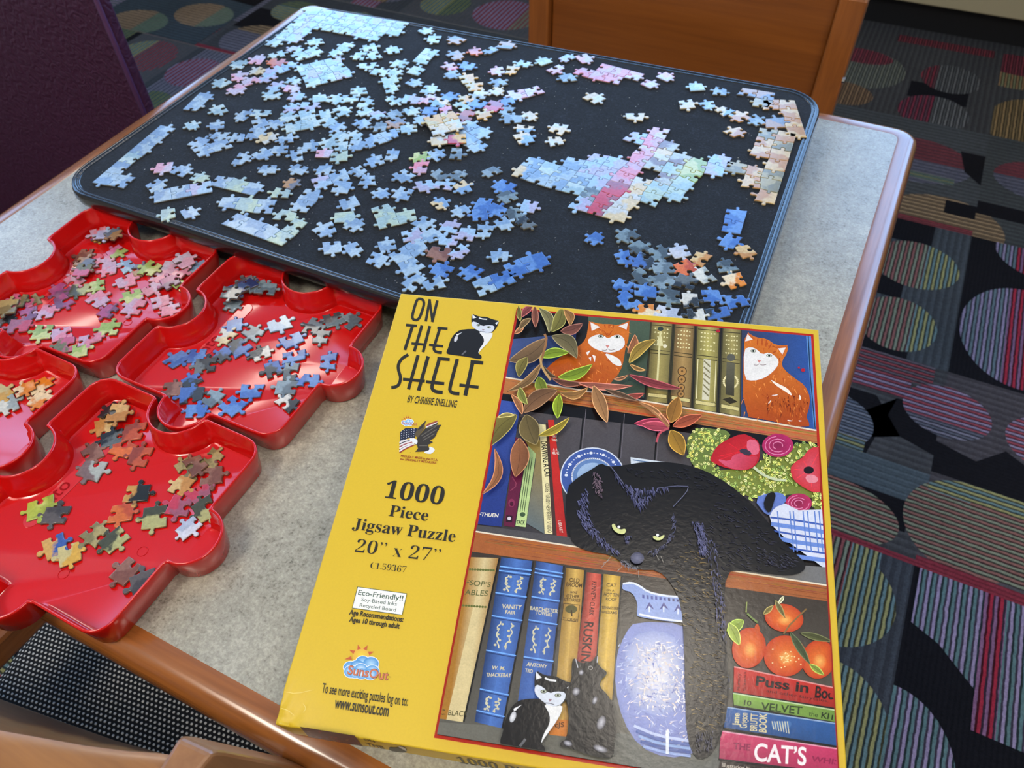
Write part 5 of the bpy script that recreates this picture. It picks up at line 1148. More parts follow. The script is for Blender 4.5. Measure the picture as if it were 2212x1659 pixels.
# left group of leaning books
pic.poly(kc((430, 30), (660, 60), (440, 1470), (160, 1440)), (58, 82, 160), 0, (36, 54, 124), ((1085, 880), (1050, 1130))); pic.poly(kc((600, 450), (735, 520), (585, 1475), (465, 1460)), (96, 28, 60))
pic.poly(kc((700, 480), (880, 480), (925, 1550), (725, 1430), (830, 700)), (150, 128, 66), 0, (96, 108, 110), ((1160, 960), (1145, 1130))); pic.poly(kc((740, 545), (830, 640), (715, 1475), (598, 1460)), (160, 188, 128), 0, (188, 210, 140), ((1145, 970), (1120, 1130)))
for dx in (0, 24, 48): pic.stroke(kc((740 + dx, 680), (650 + dx, 1300)), 1.4, (48, 70, 44))
pic.ell(kc((680, 1330))[0], 6, 5, (60, 84, 56)); pic.text('TACK', kc((608, 1440))[0], kc((705, 1445))[0], kc((612, 1395))[0], (40, 60, 40), .02)
pic.poly(kc((870, 300), (942, 312), (1020, 1555), (930, 1548)), (226, 216, 164)); pic.poly(kc((942, 290), (990, 300), (1085, 1585), (1020, 1550)), (70, 48, 44)); pic.poly(kc((968, 255), (1035, 255), (1185, 1585), (1070, 1588)), (196, 46, 38), 0, (176, 36, 34), ((1190, 910), (1215, 1160)))
pic.text('DRAWING A CAT', kc((885, 500))[0], kc((935, 910))[0], kc((950, 495))[0], (30, 26, 20), .02); pic.text('CLARE TURLEY NEWBERRY STUDIO', kc((935, 980))[0], kc((965, 1540))[0], kc((978, 976))[0], (60, 52, 40), .01)
for k, tx in enumerate(('ARE', 'VERY', 'YOUNG')): pic.text(tx, kc((1010, 415 + k * 40))[0], kc((1072, 420 + k * 40))[0], kc((1008, 388 + k * 40))[0], (226, 210, 200), .02)
pic.text('A A', kc((1025, 605))[0], kc((1075, 608))[0], kc((1024, 575))[0], (226, 210, 200)); pic.text('MILNE', kc((1015, 645))[0], kc((1095, 648))[0], kc((1013, 615))[0], (226, 210, 200), .02); pic.text('LIBRARY', kc((1080, 1400))[0], kc((1105, 1540))[0], kc((1115, 1398))[0], (230, 214, 206)); pic.text('ETHUEN', kc((180, 1345))[0], kc((400, 1362))[0], kc((190, 1305))[0], (226, 224, 206), .02)
pic.poly(kc((495, 1340), (565, 1345), (560, 1420), (490, 1415)), (44, 20, 34)); pic.ell(kc((528, 1375))[0], 4, 4, (206, 196, 206)); pic.stroke(kc((560, 900), (620, 1000), (540, 1060)), 2, (140, 60, 90), 1); pic.ell(kc((555, 1200))[0], 7, 9, (130, 44, 80)); pic.ell(kc((555, 1210))[0], 4, 5, (70, 20, 44))
# plate
pc = kc((1475, 900))[0]
for rx, ry, c in ((70, 63, (206, 214, 226)), (67.5, 60.5, (62, 88, 156)), (46, 41, (210, 218, 230)), (43, 38, (96, 128, 178)), (34, 30, (150, 176, 208))): pic.ell((pc[0], pc[1]), rx, ry, c, n=40)
for k in range(26): a = math.pi + math.pi * (k + .5) / 26; pic.ell((pc[0] + 57 * math.cos(a), pc[1] + 51 * math.sin(a)), 4 if k % 4 == 0 else 2, 3 if k % 4 == 0 else 1.4, (220, 226, 236), n=8)
for k in range(34): a = math.pi + math.pi * k / 34; pic.ell((pc[0] + 44.5 * math.cos(a), pc[1] + 39.5 * math.sin(a)), 1, 1, (52, 60, 90), n=6)
pic.poly(kc((1905, 680), (2300, 735), (2300, 800), (1910, 760)), (206, 216, 226)); pic.stroke(kc((1930, 710), (2300, 765)), 2.4, (86, 116, 156))
# flowers and foliage
FOL = [(176, 190, 92), (142, 164, 76), (198, 204, 120), (112, 136, 66), (206, 200, 86)]
pic.poly(kd((420, 400), (520, 260), (650, 235), (760, 260), (880, 260), (950, 340), (760, 480), (720, 700), (1000, 900), (900, 930), (720, 760), (560, 700), (480, 640)), (104, 122, 60), 1); pic.poly(kd((720, 730), (1100, 700), (1400, 560), (1640, 420), (1850, 420), (1960, 480), (1970, 1160), (1880, 1180), (1850, 1000), (1500, 1000), (1440, 1080), (1400, 960), (1240, 1060), (1000, 960)), (120, 134, 60), 1)
for box_, n in (((430, 900, 240, 700), 170), ((720, 1560, 700, 1060), 190), ((1280, 1700, 540, 900), 110), ((1640, 1960, 420, 700), 60), ((1860, 1970, 1000, 1160), 30)):
    reg = kd((box_[0], box_[2]), (box_[1], box_[2] + 30), (box_[1], box_[3]), (box_[0], box_[3]))
    for k in range(n):
        X, Y = pic.jit.uniform(box_[0], box_[1]), pic.jit.uniform(box_[2], box_[3])
        if box_[0] == 430 and (X - 660) ** 2 / 230 ** 2 + (Y - 470) ** 2 / 240 ** 2 > 1: continue
        if box_[0] == 720 and Y > 800 + (X - 720) * .5 + 60: continue
        p = kd((X, Y))[0]; a = pic.jit.uniform(0, 6.3); l = pic.jit.uniform(5, 11); pic.leaf(p, (p[0] + l * math.cos(a), p[1] + l * math.sin(a)), l * .55, pic.jit.choice(FOL))
def bloom(P, ctr, c, cc, veins): pic.fan(ctr, P, c, cc, 1); [pic.stroke([ctr, tuple(np.array(ctr) * .25 + np.array(p) * .75)], 1.2, tuple(min(255, int(q * 1.25)) for q in c)) for p in P[::veins]]
bloom(kd((700, 600), (760, 480), (860, 400), (1060, 315), (1180, 360), (1260, 420), (1265, 600), (1200, 700), (1100, 740), (900, 720), (720, 650)), kd((1050, 520))[0], (176, 28, 40), (196, 40, 48), 2)
pic.poly(kd((760, 600), (920, 640), (960, 560), (1060, 540), (1130, 590), (1250, 560), (1200, 690), (1080, 740), (900, 710)), (206, 84, 112), 1, (190, 48, 66), ((1570, 990), (1620, 1015))); pic.poly(kd((1120, 380), (1240, 400), (1262, 540), (1180, 570), (1110, 500)), (214, 100, 124), 1); pic.poly(kd((1010, 520), (1080, 480), (1180, 540), (1130, 580)), (58, 50, 66), 1)
pic.stroke(kd((1190, 700), (1300, 790), (1420, 840), (1560, 850)), 5.5, (196, 206, 166), 1)
def rose(X, Y, r_, c): 
    p = kd((X, Y))[0]; pic.ell(p, r_ * 1.05, r_ * .78, c, tuple(int(q * .75) for q in c))
    for k in range(3): pic.stroke([(p[0] + r_ * (.85 - .26 * k) * math.cos(t), p[1] + r_ * .62 * (1 - .3 * k) * math.sin(t)) for t in [k + 4.6 * j / 10 for j in range(11)]], 1.6, (220, 130, 170))
rose(1465, 455, 32, (176, 40, 96)); rose(1700, 1110, 27, (178, 44, 92))
bloom(kd((1600, 720), (1660, 640), (1740, 600), (1830, 480), (1960, 470), (1970, 980), (1860, 990), (1740, 920), (1640, 850)), kd((1820, 740))[0], (200, 52, 60), (206, 84, 100), 2); pic.poly(kd((1770, 800), (1860, 780), (1930, 830), (1900, 880), (1800, 880)), (222, 138, 150), 1); pic.ell(kd((1815, 735))[0], 11, 8, (26, 18, 24))
# checked pot
pot = kd((1300, 990), (1420, 1080), (1560, 1120), (1700, 1190), (1985, 1180), (2060, 1900), (1600, 1560), (1400, 1360)); pic.poly(pot, (206, 212, 228)); pic.poly(kd((1180, 1050), (1420, 980), (1550, 1010), (1560, 1110), (1420, 1160), (1360, 1280)), (96, 120, 190), 1)
for k in range(6): pic.stroke(kd((1380 + 10 * k, 1270 + k * 75), (1640, 1300 + k * 82), (2010, 1360 + k * 80)), 9 if k % 2 else 4, (104, 136, 206) if k % 2 else (58, 88, 168))
for x in (1460, 1600, 1640, 1750, 1800, 1880, 1930): pic.stroke(kd((x, 1200), (x + 20, 1420), (x + 45, 1660)), 2.6, (92, 126, 198))
# middle shelf
pic.poly([(1010, 1135), (1240, 1165), (1250, 1190), (1010, 1160)], (76, 74, 76)); pic.poly([(1540, 1210), (1800, 1230), (1800, 1275), (1540, 1245)], (112, 112, 112))
board_([(1000, 1147), (1800, 1270), (1800, 1304), (1000, 1192)], (160, 92, 48), 50)
# lower shelf background
pic.poly([(1000, 1192), (1800, 1304), (1830, 1700), (900, 1640)], (58, 50, 42), 0, (92, 90, 82), ((1400, 1260), (1400, 1640))); pic.poly([(920, 1560), (1400, 1590), (1830, 1640), (1830, 1760), (900, 1640)], (106, 104, 94), 0, (84, 88, 86), ((1000, 1580), (1500, 1660)))
def spine(P, c, hl, bands=(), dk=.62):
    a, b, cc, d = map(np.array, P); md0 = a * .5 + b * .5; md1 = d * .5 + cc * .5
    pic.poly([tuple(a), tuple(md0), tuple(md1), tuple(d)], tuple(int(q * dk) for q in c), 0, hl, (tuple(a), tuple(md0))); pic.poly([tuple(md0), tuple(b), tuple(cc), tuple(md1)], hl, 0, tuple(int(q * .8) for q in c), (tuple(md0), tuple(b)))
    pic.stroke([P[1], P[2]], 4, (24, 22, 22)); f = lambda u_, v_: tuple((a * (1-u_) + b * u_) * (1-v_) + (d * (1-u_) + cc * u_) * v_)
    for v_ in bands: pic.stroke([f(0, v_), f(1, v_)], 2.4, tuple(min(255, int(q * 1.5 + 30)) for q in c)); pic.stroke([f(0, v_ + .012), f(1, v_ + .012)], 2, tuple(int(q * .6) for q in c))
    return f
f = spine(kf((410, 300), (735, 310), (330, 2170), (-60, 2110)), (190, 132, 48), (208, 190, 140), (), .85)
for v_ in (.075, .30): [pic.ell(f(.08 + .09 * k, v_), 3, 2.6, (96, 104, 52), n=8) for k in range(10)]
pic.text('ESOP\u2019S', kf((345, 610))[0], kf((630, 640))[0], kf((362, 555))[0], (92, 96, 56), .01); pic.text('ABLES', kf((340, 725))[0], kf((600, 740))[0], kf((352, 665))[0], (92, 96, 56), .01); pic.text('C. BLACK', kh((110, 830))[0], kh((405, 855))[0], kh((122, 775))[0], (70, 66, 36), .01)
def scroll(f, u0, u1, v0, v1):
    for uu in (u0, u1):
        pic.stroke([f(uu + .05 * math.sin(k * 2.4) + (.06 if uu > .5 else -.06) * math.sin(k * .5), v0 + (v1 - v0) * k / 9) for k in range(10)], 2.6, (206, 206, 176), 1); [pic.ell(f(uu + .07 * math.cos(k * 2.2), v0 + (v1 - v0) * (k + .5) / 5), 3.2, 2.6, (196, 194, 160), n=8) for k in range(5)]
BLU = (58, 96, 170)
f = spine(kf((755, 300), (1120, 345), (770, 2240), (455, 2165)), BLU, (76, 116, 188), (.055, .08, .215, .355, .565, .80, .93)); scroll(f, .32, .68, .10, .20); scroll(f, .32, .66, .38, .54); scroll(f, .34, .66, .83, .92)
for tx, a, b, c in (('VANITY', (760, 880), (985, 892), (768, 832)), ('FAIR', (800, 940), (915, 952), (806, 900)), ('W. M.', (645, 1570), (795, 1580), (655, 1530)), ('THACKERAY', (580, 1655), (865, 1660), (590, 1610))): pic.text(tx, kf(a)[0], kf(b)[0], kf(c)[0], (206, 200, 164), .02)
f = spine(kf((1150, 345), (1465, 400), (1280, 2100), (930, 2050)), BLU, (74, 112, 186), (.05, .075, .235, .39, .635)); scroll(f, .32, .68, .10, .21); scroll(f, .28, .7, .42, .60)
for tx, a, b, c in (('BARCHESTER', (1080, 895), (1395, 935), (1086, 855)), ('TOWERS', (1145, 945), (1330, 975), (1150, 905)), ('ANTONY', (1040, 1530), (1270, 1560), (1050, 1490)), ('TRO', (1025, 1600), (1110, 1615), (1030, 1560))): pic.text(tx, kf(a)[0], kf(b)[0], kf(c)[0], (206, 200, 164), .02)
f = spine(kf((1490, 420), (1705, 450), (1560, 2330), (1330, 2300)), (190, 138, 44), (204, 166, 84), ())
for tx, a, b, c in (('OLD', (1525, 580), (1640, 590), (1530, 535)), ('BROOM', (1490, 630), (1668, 645), (1496, 585)), ('and', (1535, 705), (1612, 712), (1540, 675)), ('OTHER', (1490, 755), (1642, 765), (1494, 722)), ('STORIES', (1462, 795), (1648, 808), (1466, 762)), ('T. CRISP', (1448, 1012), (1615, 1035), (1454, 980))): pic.text(tx, kf(a)[0], kf(b)[0], kf(c)[0], (70, 50, 22), .02)
pic.stroke(kf((1462, 825), (1645, 845), (1620, 1035), (1440, 1010), (1462, 825)), 1.6, (60, 44, 20)); pic.ell(kf((1548, 890))[0], 13, 9, (86, 80, 40)); pic.stroke(kf((1550, 900), (1555, 970)), 3, (60, 44, 20))
f = spine(kf((1725, 470), (1900, 495), (1830, 1600), (1600, 1560)), (190, 56, 40), (206, 90, 72), ())
pic.text('KENNETH CLARK', kf((1785, 575))[0], kf((1750, 960))[0], kf((1835, 580))[0], (60, 24, 20), .02); pic.text('RUSKIN', kf((1700, 1030))[0], kf((1655, 1490))[0], kf((1800, 1040))[0], (54, 30, 26), .02)
f = spine(kf((1915, 490), (2118, 520), (2020, 1920), (1810, 1880)), (206, 160, 44), (216, 176, 70), ())
for tx, a, b, c in (('CAT', (1945, 632), (2060, 640), (1950, 595)), ('ON A', (1945, 685), (2035, 692), (1948, 662)), ('HOT TIN', (1915, 742), (2085, 752), (1920, 702)), ('ROOF', (1938, 788), (2060, 798), (1942, 758)), ('TENNESSEE', (1890, 885), (2080, 898), (1893, 855)), ('WILLIAMS', (1885, 935), (2065, 948), (1888, 905))): pic.text(tx, kf(a)[0], kf(b)[0], kf(c)[0], (56, 42, 16), .02)
pic.poly(kh((1300, 880), (1490, 890), (1480, 1070), (1290, 1050)), (196, 118, 42)); pic.text('cJS', kh((1350, 970))[0], kh((1450, 965))[0], kh((1352, 920))[0], (80, 46, 16), .02)
# jug
pic.poly([(1350, 1370), (1372, 1345), (1478, 1350), (1540, 1400), (1572, 1450), (1570, 1520), (1548, 1590), (1500, 1630), (1440, 1640), (1380, 1615), (1345, 1560), (1328, 1490), (1330, 1420)], (122, 134, 190), 1)
pic.fan((1418, 1460), [(1345, 1420), (1365, 1375), (1420, 1362), (1468, 1385), (1478, 1470), (1460, 1540), (1400, 1550), (1355, 1510)], (132, 146, 196), (226, 224, 226), 1)
pic.fur([(1335, 1380), (1540, 1390), (1565, 1500), (1500, 1620), (1380, 1600), (1330, 1480)], 420, 14, 3.0, [(150, 164, 212), (104, 114, 178), (206, 206, 222), (176, 190, 224), (224, 214, 214)], lambda p: .9 * math.sin(p[0] * .05) + .3, .9)
pic.fur([(1370, 1390), (1475, 1390), (1475, 1530), (1380, 1530)], 240, 12, 3.4, [(230, 228, 226), (214, 214, 226), (226, 214, 206), (160, 170, 210)], lambda p: .6, 1.2)
for k, c in enumerate(((176, 188, 222), (74, 96, 160), (134, 160, 206), (60, 84, 150), (140, 160, 206))): pic.stroke([(1368 + k * 5, 1570 + k * 11), (1420 + k * 4, 1592 + k * 9), (1490, 1603 + k * 8)], 6, c, 1)
pic.stroke([(1440, 1580), (1440, 1630)], 7, (214, 220, 230))
pic.poly(kg((280, 420), (400, 400), (500, 430), (620, 530), (820, 580), (1090, 600), (1160, 780), (1190, 960), (900, 950), (520, 890), (480, 860), (500, 700), (420, 540), (280, 510)), (136, 156, 206), 1); pic.stroke(kg((290, 425), (410, 405), (520, 450), (640, 540), (850, 590), (1090, 610)), 4, (216, 222, 236), 1)
for k in range(9): pic.poly([(p[0], p[1]) for p in kg((560 + k * 60, 575 + k * 8), (590 + k * 60, 578 + k * 8), (592 + k * 60, 630 + k * 6), (562 + k * 60, 626 + k * 6))], (70, 80, 150) if k < 6 else (60, 62, 110))
for x, y in ((660, 760), (860, 760), (1060, 790)): pic.poly(kg((x - 60, y + 30), (x, y - 80), (x + 70, y + 30), (x + 40, y + 10), (x, y - 20), (x - 30, y + 10)), (70, 70, 130)); pic.stroke(kg((x, y - 20), (x, y + 60)), 3, (206, 214, 230))
pic.stroke(kg((520, 850), (800, 910), (1180, 960)), 4, (220, 226, 238), 1)
pic.poly([(1535, 1420), (1552, 1400), (1574, 1460), (1570, 1510), (1545, 1570), (1532, 1500)], (122, 132, 190), 1); pic.ell((1556, 1487), 13, 11, (140, 168, 210), (170, 196, 224))
# fruit
LG = (150, 176, 66)
for (X, Y, rx, ry) in ((345, 620, 36, 44), (650, 360, 42, 30), (950, 720, 36, 42), (660, 690, 46, 44)):
    p = ki((X, Y))[0]; pic.ell(p, rx, ry, (186, 60, 22), (226, 116, 40), 12); pic.ell((p[0] + 2, p[1] + 4), rx * .42, ry * .42, (216, 98, 34), (236, 176, 90))
for k in range(34): p = ki((pic.jit.gauss(690, 55), pic.jit.gauss(700, 45)))[0]; pic.ell(p, 1.8, 1.3, (242, 216, 150), n=6)
pic.poly(ki((390, 440), (420, 400), (450, 480), (400, 500)), (186, 74, 26), 1)
for a, b, w, c in (((300, 380), (150, 480), 26, LG), ((170, 400), (265, 600), 24, (170, 190, 80)), ((470, 330), (560, 250), 12, (140, 126, 66)), ((570, 200), (660, 360), 12, (120, 110, 60)), ((650, 170), (600, 240), 8, (206, 200, 150)), ((700, 480), (880, 770), 17, (70, 84, 50)), ((870, 760), (1000, 860), 14, (140, 160, 60)), ((790, 490), (1070, 565), 15, (84, 88, 48))): pic.leaf(ki(a)[0], ki(b)[0], w, c)
pic.stroke(ki((645, 500), (700, 420), (845, 280)), 3.4, (130, 100, 56)); pic.stroke(ki((330, 320), (370, 360), (420, 400)), 4, (110, 130, 66)); pic.stroke(ki((325, 220), (320, 310)), 3, (140, 150, 80))
# stacked books
for P, c in ((((215, 785), (1095, 970), (1100, 1150), (210, 1010)), (190, 44, 36)), (((205, 1015), (1105, 1165), (1108, 1275), (215, 1125)), (132, 172, 74)), (((135, 1135), (1108, 1280), (1115, 1480), (125, 1320)), (40, 88, 150)), (((100, 1345), (1118, 1500), (1140, 1720), (85, 1590)), (190, 52, 96))):
    q = ki(*P); pic.poly(q, c, 0, tuple(int(v * .8) for v in c), (q[0], q[3])); pic.stroke([q[0], q[1]], 2.6, tuple(min(255, int(v * .5 + 120)) for v in c)); pic.stroke([q[3], q[2]], 3.6, (24, 22, 26))
def bt(tx, a, b, c, col, bold=.02): pic.text(tx, ki(a)[0], ki(b)[0], ki(c)[0], col, bold)
bt('Puss in', (400, 945), (860, 1010), (410, 865), (34, 14, 14), .03); bt('Boo', (915, 1050), (1085, 1070), (925, 955), (34, 14, 14), .03); bt('and other fairytales.', (495, 1005), (1035, 1095), (498, 980), (60, 20, 20), .0)
bt('Nursery', (262, 990), (270, 845), (236, 988), (40, 16, 16), .0); bt('Classics', (312, 995), (318, 830), (290, 993), (40, 16, 16), .0)
bt('10', (300, 1115), (362, 1125), (306, 1075), (30, 44, 20)); bt('VELVET', (445, 1160), (805, 1200), (452, 1095), (36, 56, 22)); bt('the', (862, 1210), (940, 1225), (868, 1170), (36, 56, 22), 0); bt('KIT', (970, 1230), (1090, 1250), (978, 1180), (30, 44, 20))
bt('Jane', (255, 1300), (262, 1190), (200, 1295), (206, 196, 150)); bt('Grigson', (325, 1320), (332, 1190), (262, 1315), (206, 196, 150), .01); bt('BRUTT', (412, 1345), (420, 1195), (352, 1340), (206, 196, 150), .01); bt('BOOK', (495, 1360), (500, 1195), (430, 1350), (206, 196, 150), .02)
for k in range(7): pic.ell(ki((560 + 22 * k, 1290 + 10 * math.sin(k * 2)))[0], 5, 7, (60, 104, 160)); pic.stroke(ki((545 + 22 * k, 1260), (560 + 22 * k, 1330 + 6 * k)), 2, (196, 200, 176))
bt('THE', (205, 1500), (355, 1515), (210, 1445), (130, 30, 70), .03); bt('CAT\u2019S', (385, 1600), (840, 1640), (395, 1450), (236, 226, 226), .02); bt('WHIS', (880, 1605), (1122, 1640), (890, 1560), (140, 32, 72), .03)
pic.poly(ki((100, 1600), (1150, 1740), (1150, 1900), (60, 1760)), (44, 34, 32)); bt('Illustration by', (108, 1655), (360, 1690), (112, 1620), (206, 196, 180), 0)
# big black cat lying over the shelf
BK = (18, 17, 19)
catp = [(1222, 1060), (1250, 1035), (1280, 1018), (1297, 1006), (1314, 1014), (1345, 1011), (1392, 1003), (1450, 1004), (1500, 1014), (1545, 1034), (1592, 1066), (1640, 1112), (1680, 1166), (1712, 1198), (1738, 1222), (1732, 1240), (1700, 1249), (1650, 1243), (1600, 1236), (1566, 1240), (1560, 1330), (1568, 1420), (1574, 1500), (1560, 1580), (1542, 1625), (1520, 1642), (1500, 1640), (1482, 1600), (1478, 1500), (1476, 1400), (1470, 1310), (1450, 1265), (1420, 1236), (1380, 1236), (1350, 1226), (1320, 1203), (1270, 1196), (1238, 1182), (1224, 1140)]
pic.poly(catp, BK, 1)
pic.poly(kd((1290, 1150), (1330, 1020), (1400, 985), (1440, 1020), (1420, 1090), (1370, 1250)), BK, 1)
pic.fur([(1470, 1310), (1450, 1265), (1430, 1230), (1480, 1180), (1556, 1240), (1556, 1400), (1562, 1560), (1500, 1590), (1484, 1500)], 520, 13, 2.2, [(104, 88, 54), (76, 66, 46), (58, 52, 44), (44, 40, 40), (128, 108, 66)], .25, .5)
pic.fur([(1480, 1180), (1560, 1060), (1640, 1130), (1700, 1200), (1690, 1240), (1560, 1236)], 260, 13, 1.5, [(40, 40, 56), (30, 30, 40), (54, 54, 72)], .3, .6)
pic.fur([(1330, 1016), (1500, 1018), (1590, 1080), (1480, 1060), (1380, 1040)], 90, 12, 1.5, [(38, 38, 52), (28, 28, 36)], .3, .4)
VI = [(84, 86, 124), (70, 72, 108), (98, 100, 136), (58, 60, 90)]
pic.fur(ke((520, 430), (600, 320), (640, 420), (620, 600), (700, 760), (820, 900), (980, 1040), (920, 1060), (740, 940), (560, 740), (500, 600)), 200, 12, 2.4, VI, 1.1, .4)
pic.fur(ke((900, 120), (1030, 270), (1200, 320), (1560, 310), (1350, 380), (1300, 470), (1210, 560), (1150, 480), (1040, 330)), 170, 12, 2.2, VI, 1.3, .4)
pic.fur(ke((690, 130), (760, 150), (800, 300), (790, 450), (700, 360)), 90, 7, 2.4, [(96, 80, 92), (116, 96, 106), (74, 62, 74)], 1.6, .8)
pic.fur(ke((1580, 580), (1630, 640), (1610, 860), (1500, 980), (1380, 1090), (1320, 1040), (1480, 960), (1590, 800)), 90, 9, 2, [(70, 72, 100), (58, 60, 80), (84, 86, 112)], 1.9, .5)
pic.fur(ke((1030, 860), (1120, 860), (1080, 950), (1050, 930)), 26, 7, 2, VI, 1.6, .5)
pic.fur(kd((480, 1320), (600, 1340), (640, 1540), (660, 1700), (560, 1700), (540, 1500)), 150, 12, 2, VI, 1.2, .5); pic.fur([(1520, 1160), (1545, 1180), (1560, 1300), (1566, 1400), (1548, 1400), (1540, 1290)], 110, 13, 2, VI, 1.4, .4)
pic.fur([(1640, 1190), (1720, 1215), (1700, 1238), (1640, 1225)], 50, 11, 1.6, [(64, 64, 82), (48, 48, 62)], .5, .4); pic.fur([(1492, 1580), (1540, 1580), (1530, 1630), (1500, 1625)], 50, 11, 1.8, [(60, 60, 86), (48, 48, 66)], 1.3, .4)
pic.ell(ke((1185, 1120))[0], 14.5, 12.5, (60, 62, 84), (104, 106, 132)); pic.fur(ke((980, 1120), (1100, 1180), (1240, 1230), (1130, 1250), (1000, 1200)), 60, 8, 1.4, [(120, 122, 134), (86, 88, 100)], .8, .8)
pic.stroke(ke((1030, 280), (930, 140), (880, 80)), 2, (90, 92, 120), 1); pic.stroke(ke((1760, 320), (1740, 380), (1590, 540)), 1.6, (96, 98, 124), 1); pic.stroke(ke((1420, 330), (1600, 305), (1760, 310)), 1.6, (84, 86, 112), 1)
for P, pu in ((((895, 740), (930, 730), (950, 780), (1000, 800), (1050, 785), (1062, 820), (1030, 855), (960, 840), (910, 795)), (978, 770)), (((1352, 880), (1390, 870), (1430, 890), (1490, 852), (1490, 885), (1450, 920), (1390, 920)), (1414, 862))): pic.poly(ke(*P), (206, 210, 140), 1); pic.ell(ke(pu)[0], 3, 3, (246, 246, 246))
for a, b in (((900, 1090), (780, 1230)), ((880, 1140), (800, 1180)), ((1400, 1085), (1430, 1140)), ((1450, 1100), (1480, 1170)), ((1010, 1220), (960, 1270)), ((1200, 1260), (1200, 1340))): pic.stroke(ke(a, b), .9, (150, 146, 136))
# china cats on the lower shelf
duo_cat(pic, lambda x, y: (1081 + x * 138 + (1 - y) * 16 - (x * y) * 12, 1446 + y * 168 + x * 14), 1.35)
q = kh((1540, 250), (1570, 235), (1620, 290), (1740, 280), (1800, 200), (1815, 210), (1810, 290), (1860, 350), (1910, 380), (1905, 420), (1850, 470), (1830, 540), (1920, 630), (1990, 760), (2020, 950), (1990, 1180), (1980, 1300), (1850, 1310), (1700, 1270), (1500, 1200), (1410, 1190), (1400, 1150), (1480, 1100), (1500, 900), (1490, 780), (1460, 620), (1530, 480), (1530, 350)); pic.poly(q, (22, 21, 21), 1)
for c, rx, ry in (((1580, 595), 8, 9), ((1850, 930), 9, 16), ((1780, 690), 5, 9), ((1490, 1150), 10, 6), ((1840, 1210), 16, 7), ((1635, 390), 5, 6)): pic.ell(kh(c)[0], rx, ry, (60, 58, 66), (186, 186, 194), 20)
pic.ell(kh((1735, 340))[0], 5, 4.4, (150, 146, 140)); pic.ell(kh((1735, 342))[0], 3.6, 3, (24, 22, 22)); pic.stroke(kh((1575, 245), (1600, 340)), 2, (190, 190, 196)); pic.stroke(kh((1810, 215), (1805, 285)), 2, (190, 190, 196))
# trailing plant over the upper left
BRN = (122, 96, 66); PNK = (150, 74, 72); OLV = (128, 118, 58); GRE = (132, 158, 44); TAN = (176, 116, 74)
for a, b, w, c, bend in (((620, 40), (660, 240), 14, OLV, 0), ((800, 60), (670, 190), 16, PNK, .1), ((820, 60), (830, 310), 16, (140, 84, 66), 0), ((870, 85), (980, 370), 22, (132, 126, 84), -.2), ((1130, 80), (1010, 360), 28, (126, 120, 58), -.1), ((1150, 100), (1220, 290), 20, (160, 116, 66), -.2), ((700, 290), (590, 380), 12, TAN, 0), ((780, 200), (640, 340), 14, (130, 104, 66), .1), ((1110, 350), (1365, 260), 22, (128, 78, 64), .1),
                         ((955, 430), (520, 685), 38, BRN, -.12), ((1010, 400), (1300, 660), 34, (116, 106, 72), -.18), ((880, 640), (1210, 590), 22, GRE, -.08), ((740, 640), (640, 870), 24, OLV, .12), ((900, 700), (510, 1030), 18, (136, 104, 64), -.12), ((1080, 870), (1475, 720), 24, GRE, .1), ((920, 740), (1080, 870), 12, (90, 70, 46), .2), ((860, 860), (960, 1060), 26, (124, 138, 46), .1), ((1010, 880), (1400, 930), 14, (116, 70, 52), .1), ((1300, 930), (1930, 965), 16, (178, 104, 84), .05), ((1880, 840), (2480, 1000), 18, (146, 62, 66), .04), ((1700, 890), (1880, 840), 8, (150, 100, 66), .1),
                         ((1870, 600), (1950, 380), 20, (172, 110, 70), .15), ((1880, 710), (2190, 440), 24, (162, 134, 58), -.1), ((1890, 720), (2080, 790), 10, (160, 120, 66), .1), ((1480, 960), (1640, 1390), 30, (176, 128, 82), .0), ((1100, 1040), (1430, 980), 18, (166, 120, 66), .2), ((1820, 1080), (2060, 1050), 14, (160, 74, 62), .1), ((1600, 1000), (2000, 1140), 12, (104, 78, 56), 0), ((2000, 1150), (2330, 1420), 10, (176, 124, 78), -.1),
                         ((690, 1270), (1085, 1010), 36, (128, 92, 62), -.1), ((680, 1290), (550, 1060), 16, TAN, .1), ((650, 980), (740, 1180), 18, (140, 142, 66), .1), ((1100, 1060), (1080, 1340), 22, (146, 168, 44), .05), ((620, 1290), (300, 1660), 42, OLV, .12), ((720, 1290), (840, 1640), 46, (116, 100, 60), .05), ((860, 1530), (1215, 1320), 18, (170, 150, 52), .1), ((600, 1300), (390, 1330), 10, (176, 160, 90), .1)): pic.leaf(ka(a)[0], ka(b)[0], w, c, None, None, bend)
for a, b, w, c, bend in (((650, 500), (600, 950), 42, (150, 96, 62), -.06), ((370, 620), (215, 1150), 20, (160, 104, 66), -.22), ((1940, 340), (2380, 320), 20, (176, 60, 86), .0)): pic.leaf(kc(a)[0], kc(b)[0], w, c, None, None, bend)
for a, b, w, c in (((350, 1280), (440, 980), 34, (166, 116, 50)), ((370, 1320), (710, 1190), 24, (172, 84, 56)), ((340, 1330), (10, 1300), 22, (186, 74, 92)), ((350, 1360), (500, 1650), 36, (170, 128, 46)), ((340, 1320), (210, 1160), 10, (186, 120, 84))): pic.leaf(kb(a)[0], kb(b)[0], w, c)
pic.stroke(kb((0, 1050), (150, 1150), (330, 1330)), 4, (160, 112, 72), 1); pic.stroke(kb((330, 1340), (220, 1390), (190, 1500)), 4.5, (186, 80, 92), 1); pic.stroke(ka((890, 700), (960, 440), (930, 380)), 5, (150, 106, 66), 1); pic.stroke(ka((880, 640), (900, 760), (1000, 900)), 5, (186, 150, 96), 1)
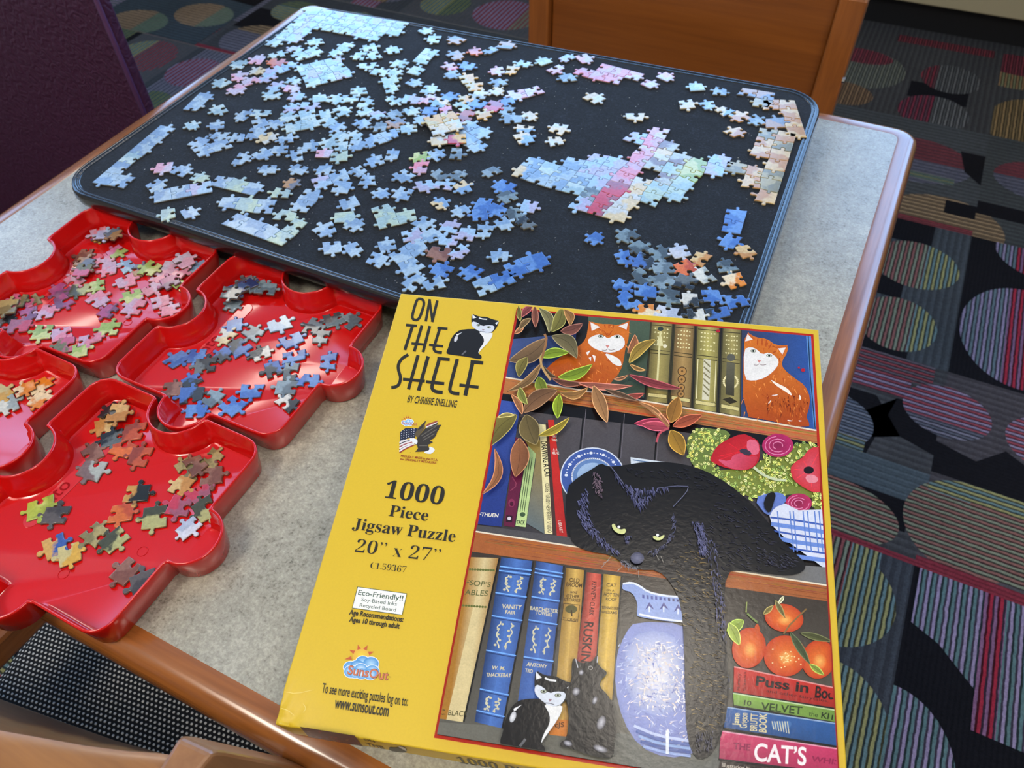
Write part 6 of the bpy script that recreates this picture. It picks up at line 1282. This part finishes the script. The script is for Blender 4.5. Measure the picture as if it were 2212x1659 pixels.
pic.build('printed_picture', M_pic, box, (0, 0, BH))

# ---- printed near side of the lid
nn = -bv; side_ink = Ink(bNL, bu, bn, nn, .0002)
s5 = crop(560, 1400, 5.53)
side_ink.poly(s5((485, 935), (1140, 1040), (1290, 1240), (640, 1110)), (92, 60, 58))
for k in range(60):
    u_, v_ = side_ink.jit.random(), side_ink.jit.random(); a = np.array(s5((485, 935))[0]) * (1-u_) * (1-v_) + np.array(s5((1140, 1040))[0]) * u_ * (1-v_) + np.array(s5((1290, 1240))[0]) * u_ * v_ + np.array(s5((640, 1110))[0]) * (1-u_) * v_
    side_ink.poly([tuple(a), tuple(a + (side_ink.jit.uniform(3, 12), side_ink.jit.uniform(0, 3))), tuple(a + (side_ink.jit.uniform(3, 9), side_ink.jit.uniform(2, 6)))], side_ink.jit.choice([(120, 92, 76), (86, 76, 120), (150, 116, 70), (60, 40, 44), (140, 60, 50)]))
side_ink.build('printed_side_picture', M_ink, box, (0, 0, BH), (math.pi / 2, 0, 0)); side_ink = Ink(bNL, bu, bn, nn, .0002)
for tx, a, b, c in (('ON', (1260, 1100), (1390, 1125), (1232, 1070)), ('THE', (1295, 1160), (1500, 1205), (1265, 1125)), ('SHELF', (1365, 1240), (1800, 1312), (1320, 1190))): side_ink.text(tx, s5(a)[0], s5(b)[0], s5(c)[0], (60, 46, 20), .02)
side_ink.poly(s5((1545, 1175), (1640, 1185), (1690, 1160), (1760, 1190), (1765, 1240), (1700, 1245), (1560, 1225)), (44, 38, 26), 1); side_ink.poly(s5((1640, 1165), (1740, 1180), (1765, 1235), (1735, 1215)), (206, 200, 180), 1)
side_ink.build('printed_side_title', M_ink, box, (0, 0, BH), (math.pi / 2, 0, 0)); side_ink = Ink(bNL, bu, bn, nn, .0002)
s6 = crop(930, 1380, 5.027); side_ink.text(serif('1000 Piece'), s6((320, 1345))[0], s6((1250, 1500))[0], s6((265, 1275))[0], (56, 46, 16))
side_ink.build('printed_side_lettering', M_ink, box, (0, 0, BH), (math.pi / 2, 0, 0))
